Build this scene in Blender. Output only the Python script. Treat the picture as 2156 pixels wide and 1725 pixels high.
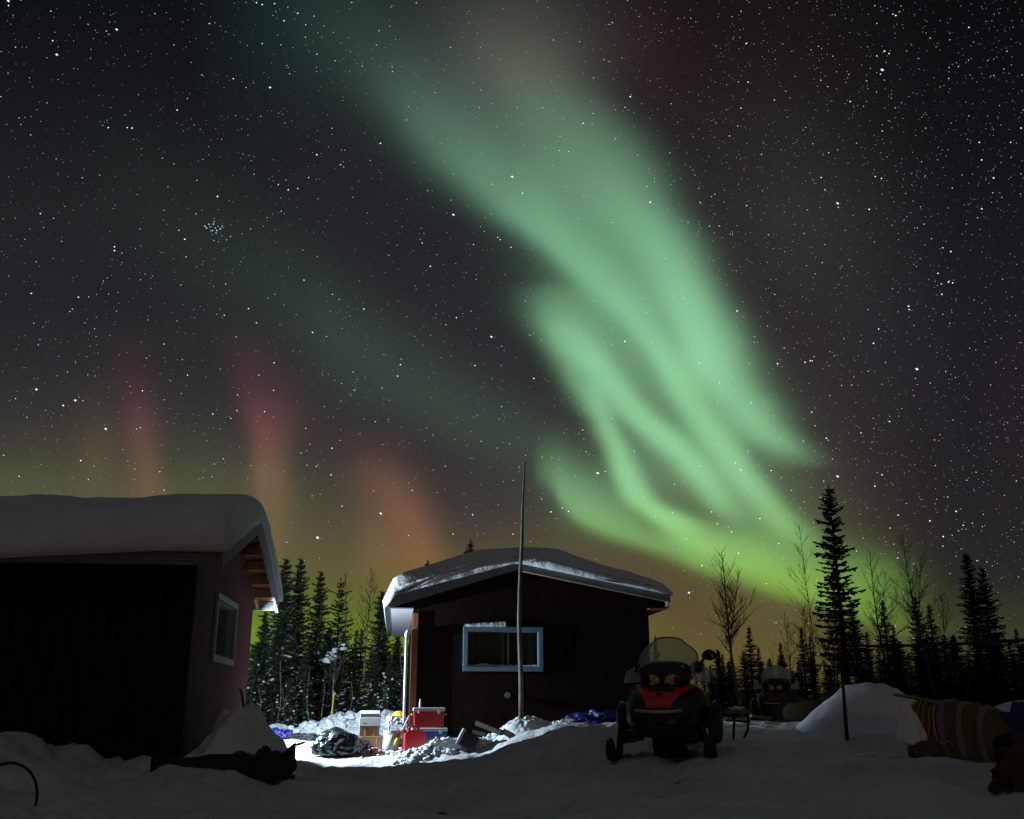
import bpy, math, random
import numpy as np
from mathutils import Vector, Matrix, noise, Euler

for o in list(bpy.data.objects):
    bpy.data.objects.remove(o)
C = bpy.context.scene.collection
SC = bpy.context.scene

# ------------------------------------------------------------------ camera, sky, lights, exposure
CAM_Z = 1.0
TILT = math.radians(16.866)
cam_d = bpy.data.cameras.new('camera')
cam = bpy.data.objects.new('camera', cam_d)
C.objects.link(cam)
cam.location = (0, 0, CAM_Z)
cam.rotation_euler = (math.radians(90) + TILT, 0, 0)
cam_d.sensor_width = 36
cam_d.lens = 36 * 2050 / 2156
cam_d.clip_start = 0.05
cam_d.clip_end = 9000
SC.camera = cam
SC.view_settings.view_transform = 'Standard'
SC.view_settings.look = 'None'
SC.view_settings.exposure = 0
SC.view_settings.gamma = 1
SC.cycles.use_light_tree = True
SC.cycles.max_bounces = 8
SC.cycles.sample_clamp_indirect = .5
SC.cycles.use_denoising = True
SC.cycles.denoising_prefilter = 'ACCURATE'

ct, st = math.cos(TILT), math.sin(TILT)


def W(x, y, Y):
    """world point at depth Y seen in the direction of picture position x, y (2156 wide)"""
    a = (x - 1078) / 2050.0
    b = (862.5 - y) / 2050.0
    t = Y / (ct - b * st)
    return Vector((a * t, Y, CAM_Z + (st + b * ct) * t))


def srgb(r, g, b):
    def f(c):
        c /= 255.0
        return c / 12.92 if c <= 0.04045 else ((c + 0.055) / 1.055) ** 2.4
    return (f(r), f(g), f(b))


world = bpy.data.worlds.new('World')
SC.world = world
world.use_nodes = True
wt = world.node_tree
wt.nodes.clear()


class N:
    def __init__(s, sock):
        s.s = sock

    def _m(s, op, o=None, o2=None):
        return M(op, s, o, o2)

    def __add__(s, o): return M('ADD', s, o)
    def __radd__(s, o): return M('ADD', o, s)
    def __sub__(s, o): return M('SUBTRACT', s, o)
    def __rsub__(s, o): return M('SUBTRACT', o, s)
    def __mul__(s, o): return M('MULTIPLY', s, o)
    def __rmul__(s, o): return M('MULTIPLY', o, s)
    def __truediv__(s, o): return M('DIVIDE', s, o)


def plug(nt, v, inp):
    if isinstance(v, N):
        nt.links.new(v.s, inp)
    elif v is not None:
        inp.default_value = v


def M(op, *a):
    n = wt.nodes.new('ShaderNodeMath')
    n.operation = op
    for i, v in enumerate(a):
        if v is not None:
            plug(wt, v, n.inputs[i])
    return N(n.outputs[0])


def curve(x, pts, scale):
    """x normalised 0..1, pts (x, value) -> value"""
    n = wt.nodes.new('ShaderNodeFloatCurve')
    c = n.mapping.curves[0]
    n.mapping.use_clip = False
    c.points[0].location = (pts[0][0], pts[0][1] / scale)
    c.points[1].location = (pts[-1][0], pts[-1][1] / scale)
    for p in pts[1:-1]:
        c.points.new(p[0], p[1] / scale)
    for p in c.points:
        p.handle_type = 'AUTO_CLAMPED'
    n.mapping.update()
    n.inputs[0].default_value = 1
    wt.links.new(x.s, n.inputs[1])
    return N(n.outputs[0]) * scale


def ramp(x, stops):
    n = wt.nodes.new('ShaderNodeValToRGB')
    e = n.color_ramp.elements
    e[0].position, e[0].color = stops[0][0], (*stops[0][1], 1)
    e[1].position, e[1].color = stops[-1][0], (*stops[-1][1], 1)
    for p, c in stops[1:-1]:
        q = e.new(p)
        q.color = (*c, 1)
    n.color_ramp.interpolation = 'B_SPLINE' if len(stops) > 99 else 'LINEAR'
    wt.links.new(x.s, n.inputs[0])
    return N(n.outputs[0])


def vec(op, a, b=None, sc=None):
    n = wt.nodes.new('ShaderNodeVectorMath')
    n.operation = op
    plug(wt, a, n.inputs[0])
    if b is not None:
        plug(wt, b, n.inputs[1])
    if sc is not None:
        plug(wt, sc, n.inputs['Scale'])
    return N(n.outputs['Value'] if op in ('DOT_PRODUCT', 'LENGTH') else n.outputs[0])


def sstep(x, a, b):
    n = wt.nodes.new('ShaderNodeMapRange')
    n.interpolation_type = 'SMOOTHSTEP'
    plug(wt, x, n.inputs[0])
    n.inputs[1].default_value = a
    n.inputs[2].default_value = b
    return N(n.outputs[0])


def mixv(f, a, b):
    n = wt.nodes.new('ShaderNodeMix')
    n.data_type = 'VECTOR'
    plug(wt, f, n.inputs[0])
    plug(wt, a, n.inputs[4])
    plug(wt, b, n.inputs[5])
    return N(n.outputs[1])


tc = wt.nodes.new('ShaderNodeTexCoord')
D = N(tc.outputs['Generated'])
# a fixed celestial frame: az 0, elevation 16.9 degrees is its pole; the aurora is drawn on the sky in this frame
dF = vec('DOT_PRODUCT', D, (0, ct, st))
dR = vec('DOT_PRODUCT', D, (1, 0, 0))
dU = vec('DOT_PRODUCT', D, (0, -st, ct))
dFc = M('MAXIMUM', dF, 0.25)
px = (dR / dFc) * 2.05 + 1.078
py = 0.8625 - (dU / dFc) * 2.05
# gentle warp so that the bands do not look ruled
nz = wt.nodes.new('ShaderNodeTexNoise')
nz.inputs['Scale'].default_value = 7
nz.inputs['Detail'].default_value = 2
wt.links.new(D.s, nz.inputs['Vector'])
nzv = vec('SUBTRACT', N(nz.outputs['Color']), (0.5, 0.5, 0.5))
sep = wt.nodes.new('ShaderNodeSeparateXYZ')
wt.links.new(nzv.s, sep.inputs[0])
pxw = px + N(sep.outputs[0]) * 0.05
pyw = py + N(sep.outputs[1]) * 0.05
XN = pxw / 2.2
YN = pyw / 1.6


def strand(axis, pts, wk=1.0, ak=1.0):
    """pts: (s, centre, width_minus, width_plus, amp) in sky px; axis is the running coordinate"""
    S = 2.2 if axis == 'x' else 1.6
    s = XN if axis == 'x' else YN
    t = pyw if axis == 'x' else pxw
    c = curve(s, [(p[0] / 1000 / S, p[1] / 1000) for p in pts], 2.2)
    wm = curve(s, [(p[0] / 1000 / S, wk * p[2] / 1000) for p in pts], 0.5)
    wp = curve(s, [(p[0] / 1000 / S, wk * p[3] / 1000) for p in pts], 0.5)
    am = M('MAXIMUM', curve(s, [(p[0] / 1000 / S, ak * p[4]) for p in pts], 1), 0)
    d = t - c
    q = M('MINIMUM', d, 0) / wm
    r = M('MAXIMUM', d, 0) / wp
    return am * M('EXPONENT', 0 - (q * q + r * r))


def blob(cx, cy, rx, ry, ang, amp):
    ca, sa = math.cos(math.radians(ang)), math.sin(math.radians(ang))
    dx, dy = pxw - cx / 1000, pyw - cy / 1000
    u = (dx * ca + dy * sa) / (rx / 1000)
    v = (dy * ca - dx * sa) / (ry / 1000)
    return M('EXPONENT', 0 - (u * u + v * v)) * amp


A = strand('y', [(60, 1140, 120, 110, 0), (160, 1150, 110, 80, .14), (234, 1200, 95, 80, .3), (338, 1275, 85, 80, .48), (443, 1335, 75, 68, .62), (500, 1372, 70, 66, .7), (575, 1414, 62, 60, .8),
                 (626, 1440, 58, 56, .86), (688, 1466, 50, 56, .86), (754, 1486, 45, 62, .8), (811, 1522, 55, 60, .6), (850, 1562, 55, 58, .5), (895, 1602, 55, 50, .44), (930, 1645, 60, 45, .30), (960, 1685, 60, 40, .12), (990, 1715, 60, 40, 0)], 1.1)
B = strand('x', [(600, 20, 90, 120, .0), (690, 80, 110, 110, .03), (786, 160, 110, 90, .10), (890, 262, 110, 70, .27), (968, 338, 110, 55, .36), (1046, 400, 100, 45, .46),
                 (1124, 462, 95, 42, .54), (1190, 528, 80, 40, .56), (1247, 588, 75, 38, .56), (1309, 645, 70, 36, .55), (1360, 700, 65, 38, .5), (1412, 775, 55, 42, .5), (1453, 840, 50, 46, .52),
                 (1494, 902, 48, 50, .56), (1545, 970, 45, 48, .6), (1590, 1030, 40, 42, .55), (1642, 1085, 34, 34, .45), (1690, 1120, 30, 30, .25), (1740, 1150, 30, 30, 0)], 1.12)
Cc = strand('y', [(600, 1165, 60, 80, 0), (660, 1190, 60, 60, .14), (718, 1222, 50, 42, .42), (790, 1277, 42, 34, .62), (857, 1338, 42, 34, .62), (908, 1398, 38, 34, .62),
                  (964, 1452, 34, 34, .62), (1011, 1490, 32, 32, .55), (1057, 1522, 28, 30, .36), (1085, 1545, 25, 30, .14), (1110, 1560, 25, 30, 0)], 1.12)
Dd = strand('y', [(790, 1236, 32, 26, 0), (850, 1258, 26, 24, .34), (898, 1278, 26, 26, .5), (944, 1299, 26, 27, .58), (1000, 1324, 27, 28, .7), (1052, 1357, 30, 32, .78),
                  (1080, 1392, 36, 40, .68), (1100, 1425, 40, 44, .4), (1125, 1460, 40, 44, 0)], 1.12)
E_ = strand('x', [(1350, 1062, 28, 30, 0), (1392, 1092, 30, 32, .3), (1430, 1115, 30, 33, .6), (1475, 1138, 32, 34, .68), (1514, 1156, 38, 34, .62), (1565, 1178, 46, 32, .58),
                  (1617, 1202, 50, 30, .58), (1668, 1224, 54, 28, .56), (1719, 1247, 60, 26, .52), (1770, 1268, 62, 26, .42), (1830, 1290, 62, 28, .26), (1900, 1315, 60, 32, .12), (1990, 1340, 60, 40, .03), (2150, 1360, 60, 40, .0)])
Fr = strand('x', [(1115, 985, 60, 30, 0), (1160, 1008, 62, 26, .16), (1191, 1045, 72, 26, .26), (1237, 1088, 75, 26, .31), (1309, 1122, 62, 24, .34), (1412, 1155, 40, 24, .34),
                  (1488, 1185, 40, 20, .25), (1565, 1212, 40, 20, .18), (1642, 1240, 40, 20, .12), (1719, 1265, 40, 20, .05), (1800, 1290, 40, 20, 0)])
F2 = strand('y', [(590, 1150, 45, 60, 0), (680, 1172, 45, 55, .16), (760, 1196, 40, 60, .28), (830, 1230, 36, 50, .2), (885, 1258, 35, 50, 0)])
fill = blob(1245, 440, 65, 200, -38, .16) + blob(1175, 330, 85, 150, -38, .22) + blob(1620, 1140, 110, 50, 20, .16) + blob(1850, 1225, 75, 50, 15, .20) + blob(1760, 1200, 90, 50, 25, .10) + blob(1250, 1050, 70, 70, 0, .09) + blob(1570, 900, 50, 40, 30, .06)
wide = blob(1400, 760, 115, 380, -35, .20) + blob(1380, 960, 70, 130, -38, .10) + blob(1310, 720, 60, 150, -42, .12) + blob(1500, 1120, 330, 130, 25, .05) + blob(1230, 620, 60, 90, -40, .06)
amp = A + B + Cc + Dd + E_ + Fr + F2 + fill + wide
nz2 = wt.nodes.new('ShaderNodeTexNoise')
nz2.inputs['Scale'].default_value = 16
nz2.inputs['Detail'].default_value = 5
wt.links.new(D.s, nz2.inputs['Vector'])
amp = M('MULTIPLY', amp, 0.70 + 0.34 * N(nz.outputs['Fac']) + 0.26 * N(nz2.outputs['Fac']))
# soft shoulder
amp = 1 - M('EXPONENT', 0 - amp * 1.55)

au_col = ramp(YN, [(0, (.10, .105, .085)), (150 / 1600, (.115, .16, .11)), (300 / 1600, (.145, .31, .185)), (480 / 1600, (.22, .54, .31)), (750 / 1600, (.32, .77, .40)),
                   (1000 / 1600, (.32, .78, .36)), (1130 / 1600, (.26, .69, .19)), (1220 / 1600, (.22, .55, .07)), (1320 / 1600, (.20, .45, .035))])

s_ = lambda y: y / 1600
L = ramp(YN, [(0, srgb(15, 18, 21)), (s_(200), srgb(22, 24, 27)), (s_(450), srgb(32, 34, 36)), (s_(640), srgb(36, 36, 40)), (s_(780), srgb(44, 43, 45)), (s_(880), srgb(54, 52, 50)),
              (s_(960), srgb(66, 63, 55)), (s_(1030), srgb(78, 77, 60)), (s_(1150), srgb(94, 90, 60)), (s_(1230), srgb(94, 98, 50)), (s_(1285), srgb(98, 122, 46)), (s_(1340), srgb(106, 140, 38)), (s_(1400), srgb(108, 140, 34)), (s_(1500), srgb(60, 80, 25))])
Mi = ramp(YN, [(0, srgb(32, 36, 37)), (s_(160), srgb(33, 37, 38)), (s_(350), srgb(35, 35, 40)), (s_(560), srgb(38, 38, 42)), (s_(820), srgb(45, 44, 47)), (s_(960), srgb(50, 45, 47)), (s_(1060), srgb(60, 56, 54)), (s_(1130), srgb(74, 68, 56)),
               (s_(1200), srgb(90, 83, 54)), (s_(1270), srgb(96, 98, 46)), (s_(1330), srgb(104, 120, 38)), (s_(1400), srgb(112, 126, 34)), (s_(1500), srgb(50, 60, 25))])
R1 = ramp(YN, [(0, srgb(24, 20, 23)), (s_(160), srgb(30, 24, 26)), (s_(450), srgb(40, 38, 38)), (s_(700), srgb(42, 36, 41)), (s_(900), srgb(54, 48, 47)), (s_(1050), srgb(68, 53, 50)), (s_(1180), srgb(78, 61, 50)),
               (s_(1270), srgb(86, 72, 50)), (s_(1380), srgb(94, 85, 45)), (s_(1450), srgb(84, 78, 32)), (s_(1500), srgb(40, 40, 22))])
R2 = ramp(YN, [(0, srgb(11, 12, 14)), (s_(250), srgb(17, 18, 21)), (s_(500), srgb(25, 25, 30)), (s_(750), srgb(31, 29, 35)), (s_(950), srgb(33, 31, 35)), (s_(1100), srgb(37, 35, 36)), (s_(1220), srgb(41, 40, 37)),
               (s_(1320), srgb(54, 58, 40)), (s_(1450), srgb(54, 64, 30)), (s_(1500), srgb(32, 36, 22))])
base = mixv(sstep(px, .45, .95), L, Mi)
base = mixv(sstep(px, 1.05, 1.5), base, R1)
base = mixv(sstep(px, 1.6, 2.05), base, R2)


def colored(amp_, col):
    return vec('SCALE', col, sc=amp_)


acc = vec('ADD', base, vec('SCALE', au_col, sc=amp))
G1 = strand('x', [(150, 330, 160, 160, .0), (420, 520, 150, 160, .3), (620, 640, 130, 130, .65), (760, 740, 120, 110, 1.), (880, 820, 110, 90, 1.), (1000, 885, 90, 80, .95), (1100, 930, 80, 70, .9), (1180, 980, 70, 70, .7), (1280, 1040, 70, 70, .0)])
acc = vec('ADD', acc, colored(G1, (.012, .030, .016)))
G2 = strand('x', [(560, 20, 200, 200, .5), (700, 60, 200, 150, .9), (850, 180, 190, 110, 1.), (1000, 300, 200, 80, .8), (1100, 330, 200, 80, .4), (1250, 400, 150, 80, 0)])
acc = vec('ADD', acc, colored(G2, (.007, .022, .018)))
G3 = blob(1085, 130, 165, 150, 40, .9)
acc = vec('ADD', acc, colored(G3, (.062, .066, .047)))
G4 = blob(1720, 520, 170, 330, -25, 1.0)
acc = vec('ADD', acc, colored(G4, (.007, .009, .007)))
RD = blob(1330, 90, 110, 150, -40, 1.0) + blob(1530, 640, 60, 200, -25, .8) + blob(2150, 860, 70, 130, 0, .5)
acc = vec('ADD', acc, colored(RD, (.008, .001, .0015)))
P1 = strand('y', [(680, 270, 40, 60, 0), (780, 282, 34, 34, .35), (850, 292, 28, 30, .7), (930, 303, 32, 24, 1.), (990, 312, 34, 20, .85), (1060, 318, 40, 20, .5), (1150, 320, 40, 20, .2)], 1.35, .85)
P2 = strand('y', [(690, 505, 50, 50, 0), (760, 520, 34, 60, .36), (830, 536, 32, 70, .62), (900, 552, 28, 55, 1.), (970, 566, 34, 32, .95), (1030, 572, 40, 28, .6), (1110, 580, 40, 30, .3), (1200, 585, 40, 30, .1)], 1.15, .8)
P3 = strand('y', [(880, 770, 60, 60, 0), (940, 790, 50, 60, .3), (1010, 820, 55, 50, .85), (1070, 846, 55, 45, 1.), (1130, 868, 55, 40, 1.), (1190, 885, 70, 40, .8), (1260, 890, 80, 50, .3)], 1.35, .8)
redc = ramp(YN, [(s_(760), (.060, .010, .018)), (s_(880), (.095, .020, .024)), (s_(980), (.105, .042, .025)), (s_(1080), (.16, .055, .025)), (s_(1200), (.16, .05, .012))])
acc = vec('ADD', acc, vec('SCALE', redc, sc=(P1 * .8 + P2 * 1.2 + P3)))
P4 = blob(205, 960, 45, 110, 0, .5) + blob(600, 1060, 30, 90, 0, .3) + blob(545, 1010, 16, 70, -5, .6) + blob(780, 1150, 40, 60, -15, .6)
acc = vec('ADD', acc, colored(P4, (.05, .036, .012)))
P5 = blob(420, 1000, 90, 80, 0, .35) + blob(30, 1020, 130, 60, 0, .5)
acc = vec('ADD', acc, colored(P5, (.008, .03, .006)))
# the rest of the sky, out of the aurora's frame
wgt = sstep(dF, .42, .70)
up = sstep(vec('DOT_PRODUCT', D, (0, 0, 1)), -.02, .9)
rest = mixv(up, (.0075, .0070, .0068), (.044, .0455, .051))
acc = mixv(wgt, rest, acc)
# a trace of the physical night sky glow under it
skyn = wt.nodes.new('ShaderNodeTexSky')
skyn.sky_type = 'NISHITA'
skyn.sun_disc = False
skyn.sun_elevation = math.radians(-8)
bg1 = wt.nodes.new('ShaderNodeBackground')
bg1.inputs[1].default_value = 1.0
wt.links.new(acc.s, bg1.inputs[0])
bg2 = wt.nodes.new('ShaderNodeBackground')
bg2.inputs[1].default_value = 0.01
wt.links.new(skyn.outputs[0], bg2.inputs[0])
ad = wt.nodes.new('ShaderNodeAddShader')
wt.links.new(bg1.outputs[0], ad.inputs[0])
wt.links.new(bg2.outputs[0], ad.inputs[1])
wo = wt.nodes.new('ShaderNodeOutputWorld')
wt.links.new(ad.outputs[0], wo.inputs[0])

# ------------------------------------------------------------------ helpers
random.seed(7)


def tag(o, label=None, cat=None, group=None, kind=None):
    if label: o['label'] = label
    if cat: o['category'] = cat
    if group: o['group'] = group
    if kind: o['kind'] = kind
    return o


def thing(name, label, cat, loc=(0, 0, 0), rz=0, group=None):
    o = bpy.data.objects.new(name, None)
    C.objects.link(o)
    o.location = loc
    o.rotation_euler = (0, 0, rz)
    o.empty_display_size = .1
    return tag(o, label, cat, group)


class MB:
    def __init__(s):
        s.v = []
        s.f = []

    def add(s, vs, fs):
        k = len(s.v)
        s.v += [tuple(v) for v in vs]
        s.f += [tuple(i + k for i in f) for f in fs]
        return s

    def box(s, c, d, rot=None, taper=1.0):
        x, y, z = d[0] / 2, d[1] / 2, d[2] / 2
        vs = [Vector((sx * x * (taper if sz > 0 else 1), sy * y * (taper if sz > 0 else 1), sz * z)) for sz in (-1, 1) for sy in (-1, 1) for sx in (-1, 1)]
        if rot:
            R = Euler(rot).to_matrix()
            vs = [R @ v for v in vs]
        vs = [v + Vector(c) for v in vs]
        return s.add(vs, [(0, 2, 3, 1), (4, 5, 7, 6), (0, 1, 5, 4), (2, 6, 7, 3), (0, 4, 6, 2), (1, 3, 7, 5)])

    def tube(s, pts, r, n=8, caps=True):
        pts = [Vector(p) for p in pts]
        if not hasattr(r, '__len__'):
            r = [r] * len(pts)
        up = Vector((0, 0, 1))
        k = len(s.v)
        prev = None
        for i, p in enumerate(pts):
            t = (pts[min(i + 1, len(pts) - 1)] - pts[max(i - 1, 0)])
            if t.length < 1e-9: t = Vector((0, 0, 1))
            t.normalize()
            if prev is None:
                a = t.cross(up if abs(t.z) < .9 else Vector((1, 0, 0))).normalized()
            else:
                a = (prev - t * prev.dot(t))
                a = a.normalized() if a.length > 1e-6 else t.orthogonal().normalized()
            prev = a
            b = t.cross(a)
            for j in range(n):
                q = 2 * math.pi * j / n
                s.v.append(tuple(p + (a * math.cos(q) + b * math.sin(q)) * r[i]))
        for i in range(len(pts) - 1):
            for j in range(n):
                s.f.append((k + i * n + j, k + i * n + (j + 1) % n, k + (i + 1) * n + (j + 1) % n, k + (i + 1) * n + j))
        if caps:
            s.f.append(tuple(k + j for j in range(n))[::-1])
            s.f.append(tuple(k + (len(pts) - 1) * n + j for j in range(n)))
        return s

    def loft(s, rings, caps=True):
        n = len(rings[0])
        k = len(s.v)
        for r in rings:
            s.v += [tuple(p) for p in r]
        for i in range(len(rings) - 1):
            for j in range(n):
                s.f.append((k + i * n + j, k + i * n + (j + 1) % n, k + (i + 1) * n + (j + 1) % n, k + (i + 1) * n + j))
        if caps:
            s.f.append(tuple(k + j for j in range(n))[::-1])
            s.f.append(tuple(k + (len(rings) - 1) * n + j for j in range(n)))
        return s

    def prism(s, poly, axis, a, b):
        """poly: 2D points in the plane of the other two axes, extruded along axis from a to b"""
        def mk(p, t):
            return {'x': (t, p[0], p[1]), 'y': (p[0], t, p[1]), 'z': (p[0], p[1], t)}[axis]
        n = len(poly)
        return s.add([mk(p, a) for p in poly] + [mk(p, b) for p in poly],
                     [tuple(range(n))[::-1], tuple(range(n, 2 * n))] + [(i, (i + 1) % n, n + (i + 1) % n, n + i) for i in range(n)])

    def lump(s, c, r, sub=2, amp=.25, fr=1.5, sc=(1, 1, 1), seed=0):
        vs, fs = ICO[sub]
        c = Vector(c)
        out = []
        for v in vs:
            v = Vector(v)
            d = 1 + amp * noise.noise(v * fr + Vector((seed * 3.1, seed * 1.7, seed)))
            out.append(c + Vector((v.x * sc[0], v.y * sc[1], v.z * sc[2])) * r * d)
        return s.add(out, fs)

    def grid(s, P, nu, nv, close_u=False):
        k = len(s.v)
        for i in range(nu):
            for j in range(nv):
                s.v.append(tuple(P(i / (nu - 1) if not close_u else i / nu, j / (nv - 1))))
        for i in range(nu if close_u else nu - 1):
            for j in range(nv - 1):
                i2 = (i + 1) % nu
                s.f.append((k + i * nv + j, k + i2 * nv + j, k + i2 * nv + j + 1, k + i * nv + j + 1))
        return s

    def mesh(s, name, m, smooth=False, fixn=True):
        me = bpy.data.meshes.new(name)
        me.from_pydata(s.v, [], s.f)
        if fixn:
            import bmesh
            b = bmesh.new()
            b.from_mesh(me)
            bmesh.ops.recalc_face_normals(b, faces=b.faces)
            b.to_mesh(me)
            b.free()
        me.materials.append(m)
        if smooth:
            me.polygons.foreach_set('use_smooth', [True] * len(me.polygons))
        me.update()
        return me

    def build(s, name, m, parent=None, smooth=False, bevel=0, fixn=True, sub=0):
        o = bpy.data.objects.new(name, s.mesh(name, m, smooth, fixn))
        C.objects.link(o)
        o.parent = parent
        if bevel:
            b = o.modifiers.new('bevel', 'BEVEL')
            b.width = bevel
            b.segments = 2
            b.limit_method = 'ANGLE'
        if sub:
            b = o.modifiers.new('subd', 'SUBSURF')
            b.levels = b.render_levels = sub
        return o


def _ico():
    import bmesh
    out = []
    for k in (1, 2, 3, 4, 5):
        b = bmesh.new()
        bmesh.ops.create_icosphere(b, subdivisions=k, radius=1)
        b.verts.ensure_lookup_table()
        out.append(([tuple(v.co) for v in b.verts], [tuple(v.index for v in f.verts) for f in b.faces]))
        b.free()
    return out


ICO = _ico()


def mat(name, col, rough=.7, metal=0, bump=0, bscale=20, var=0, vscale=5, col2=None, emit=None, estr=0, trans=0, spec=.5, coords='Object', bdist=.02, stretch=None, alpha=1, detail=4):
    m = bpy.data.materials.new(name)
    m.use_nodes = True
    nt = m.node_tree
    b = nt.nodes['Principled BSDF']
    b.inputs['Base Color'].default_value = (*col, 1)
    b.inputs['Roughness'].default_value = rough
    b.inputs['Metallic'].default_value = metal
    b.inputs['Specular IOR Level'].default_value = spec
    b.inputs['Transmission Weight'].default_value = trans
    b.inputs['Alpha'].default_value = alpha
    if emit:
        b.inputs['Emission Color'].default_value = (*emit, 1)
        b.inputs['Emission Strength'].default_value = estr
    if bump or var or col2:
        tcn = nt.nodes.new('ShaderNodeTexCoord')
        src = tcn.outputs[coords]
        if stretch:
            mp = nt.nodes.new('ShaderNodeMapping')
            mp.inputs['Scale'].default_value = stretch
            nt.links.new(src, mp.inputs[0])
            src = mp.outputs[0]
    if var or col2:
        n = nt.nodes.new('ShaderNodeTexNoise')
        n.inputs['Scale'].default_value = vscale
        n.inputs['Detail'].default_value = 5
        nt.links.new(src, n.inputs['Vector'])
        cr = nt.nodes.new('ShaderNodeValToRGB')
        c2 = col2 or tuple(c * (1 - var) for c in col)
        cr.color_ramp.elements[0].position = .38
        cr.color_ramp.elements[1].position = .62
        cr.color_ramp.elements[0].color = (*c2, 1)
        cr.color_ramp.elements[1].color = (*col, 1)
        nt.links.new(n.outputs['Fac'], cr.inputs[0])
        nt.links.new(cr.outputs[0], b.inputs['Base Color'])
    if bump:
        n = nt.nodes.new('ShaderNodeTexNoise')
        n.inputs['Scale'].default_value = bscale
        n.inputs['Detail'].default_value = detail
        nt.links.new(src, n.inputs['Vector'])
        bp = nt.nodes.new('ShaderNodeBump')
        bp.inputs['Strength'].default_value = bump
        bp.inputs['Distance'].default_value = bdist
        nt.links.new(n.outputs['Fac'], bp.inputs['Height'])
        nt.links.new(bp.outputs[0], b.inputs['Normal'])
    return m


snow = mat('snow', (.80, .81, .84), .62, bump=.5, bscale=9, bdist=.06, var=.06, vscale=1.3, spec=.25, detail=8)
snow_ground_m = mat('packed_snow', (.66, .66, .66), .65, bump=.8, bscale=6, bdist=.07, var=.18, vscale=.9, spec=.2, detail=9)
snow_roof_m = mat('roof_snow', (.80, .80, .83), .6, bump=.7, bscale=5, bdist=.06, var=.05, vscale=1.5, spec=.25, detail=8)
cabin_red = mat('red_stained_plywood', (.078, .021, .020), .8, bump=.3, bscale=14, bdist=.01, var=.35, vscale=6, stretch=(3, 3, .35), spec=.06)
cabin_red2 = mat('brown_red_plywood', (.019, .0095, .0070), .85, bump=.3, bscale=14, bdist=.01, var=.35, vscale=6, stretch=(3, 3, .35), spec=.06)
cabin_brown = mat('dark_brown_plywood', (.030, .016, .010), .9, bump=.3, bscale=14, bdist=.01, var=.3, vscale=5, stretch=(3, 3, .35), spec=.06)
trim_orange = mat('cedar_trim', (.34, .12, .05), .7, bump=.3, bscale=20, bdist=.004, var=.35, vscale=9, stretch=(6, 6, .6))
pale_wood = mat('pale_lumber', (.55, .32, .17), .7, bump=.2, bscale=20, bdist=.003, var=.3, vscale=6, stretch=(1, 6, 6))
grey_wood = mat('weathered_grey_board', (.20, .21, .215), .75, bump=.3, bscale=15, bdist=.003, var=.3, vscale=5, stretch=(1, 5, 5))
deck_wood = mat('plywood_deck', (.40, .18, .08), .75, bump=.2, bscale=12, bdist=.003, var=.35, vscale=4)
soffit_m = mat('pale_soffit', (.55, .50, .55), .7, bump=.2, bscale=10, bdist=.003, var=.15, vscale=4)
frame_blue = mat('blue_grey_paint', (.16, .24, .30), .5, bump=.15, bscale=30, bdist=.002, var=.2, vscale=9)
frame_white = mat('pale_blue_white_paint', (.36, .43, .50), .5, bump=.15, bscale=30, bdist=.002, var=.15, vscale=9)
glass_dark = mat('dark_window_glass', (.010, .012, .012), .06, spec=.6)
glass_clear = mat('clear_window_glass', (.010, .012, .012), .06, spec=.6, alpha=.3)
curtain_m = mat('brown_curtain', (.16, .13, .06), .9, bump=.4, bscale=7, bdist=.05, stretch=(4, 4, .2))
steel = mat('galvanised_metal', (.5, .5, .52), .4, metal=.8, var=.2)
black_pl = mat('black_plastic', (.009, .009, .010), .38, var=.3, vscale=8, bump=.1, bscale=40, bdist=.001)
black_mt = mat('black_steel', (.012, .012, .012), .5, metal=.3)
rubber = mat('black_rubber', (.012, .012, .012), .8, bump=.3, bscale=30, bdist=.005)
foliage = mat('spruce_needles', (.030, .048, .022), .8, var=.45, vscale=1.2)
bark = mat('grey_bark', (.075, .062, .05), .9, bump=.5, bscale=12, bdist=.01, var=.35, vscale=4, stretch=(2, 2, .5))
birch_bark = mat('pale_birch_bark', (.33, .33, .31), .8, bump=.3, bscale=10, bdist=.005, col2=(.10, .09, .08), vscale=9, stretch=(1, 1, 3))
twig_m = mat('dark_twigs', (.055, .045, .035), .9)

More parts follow.
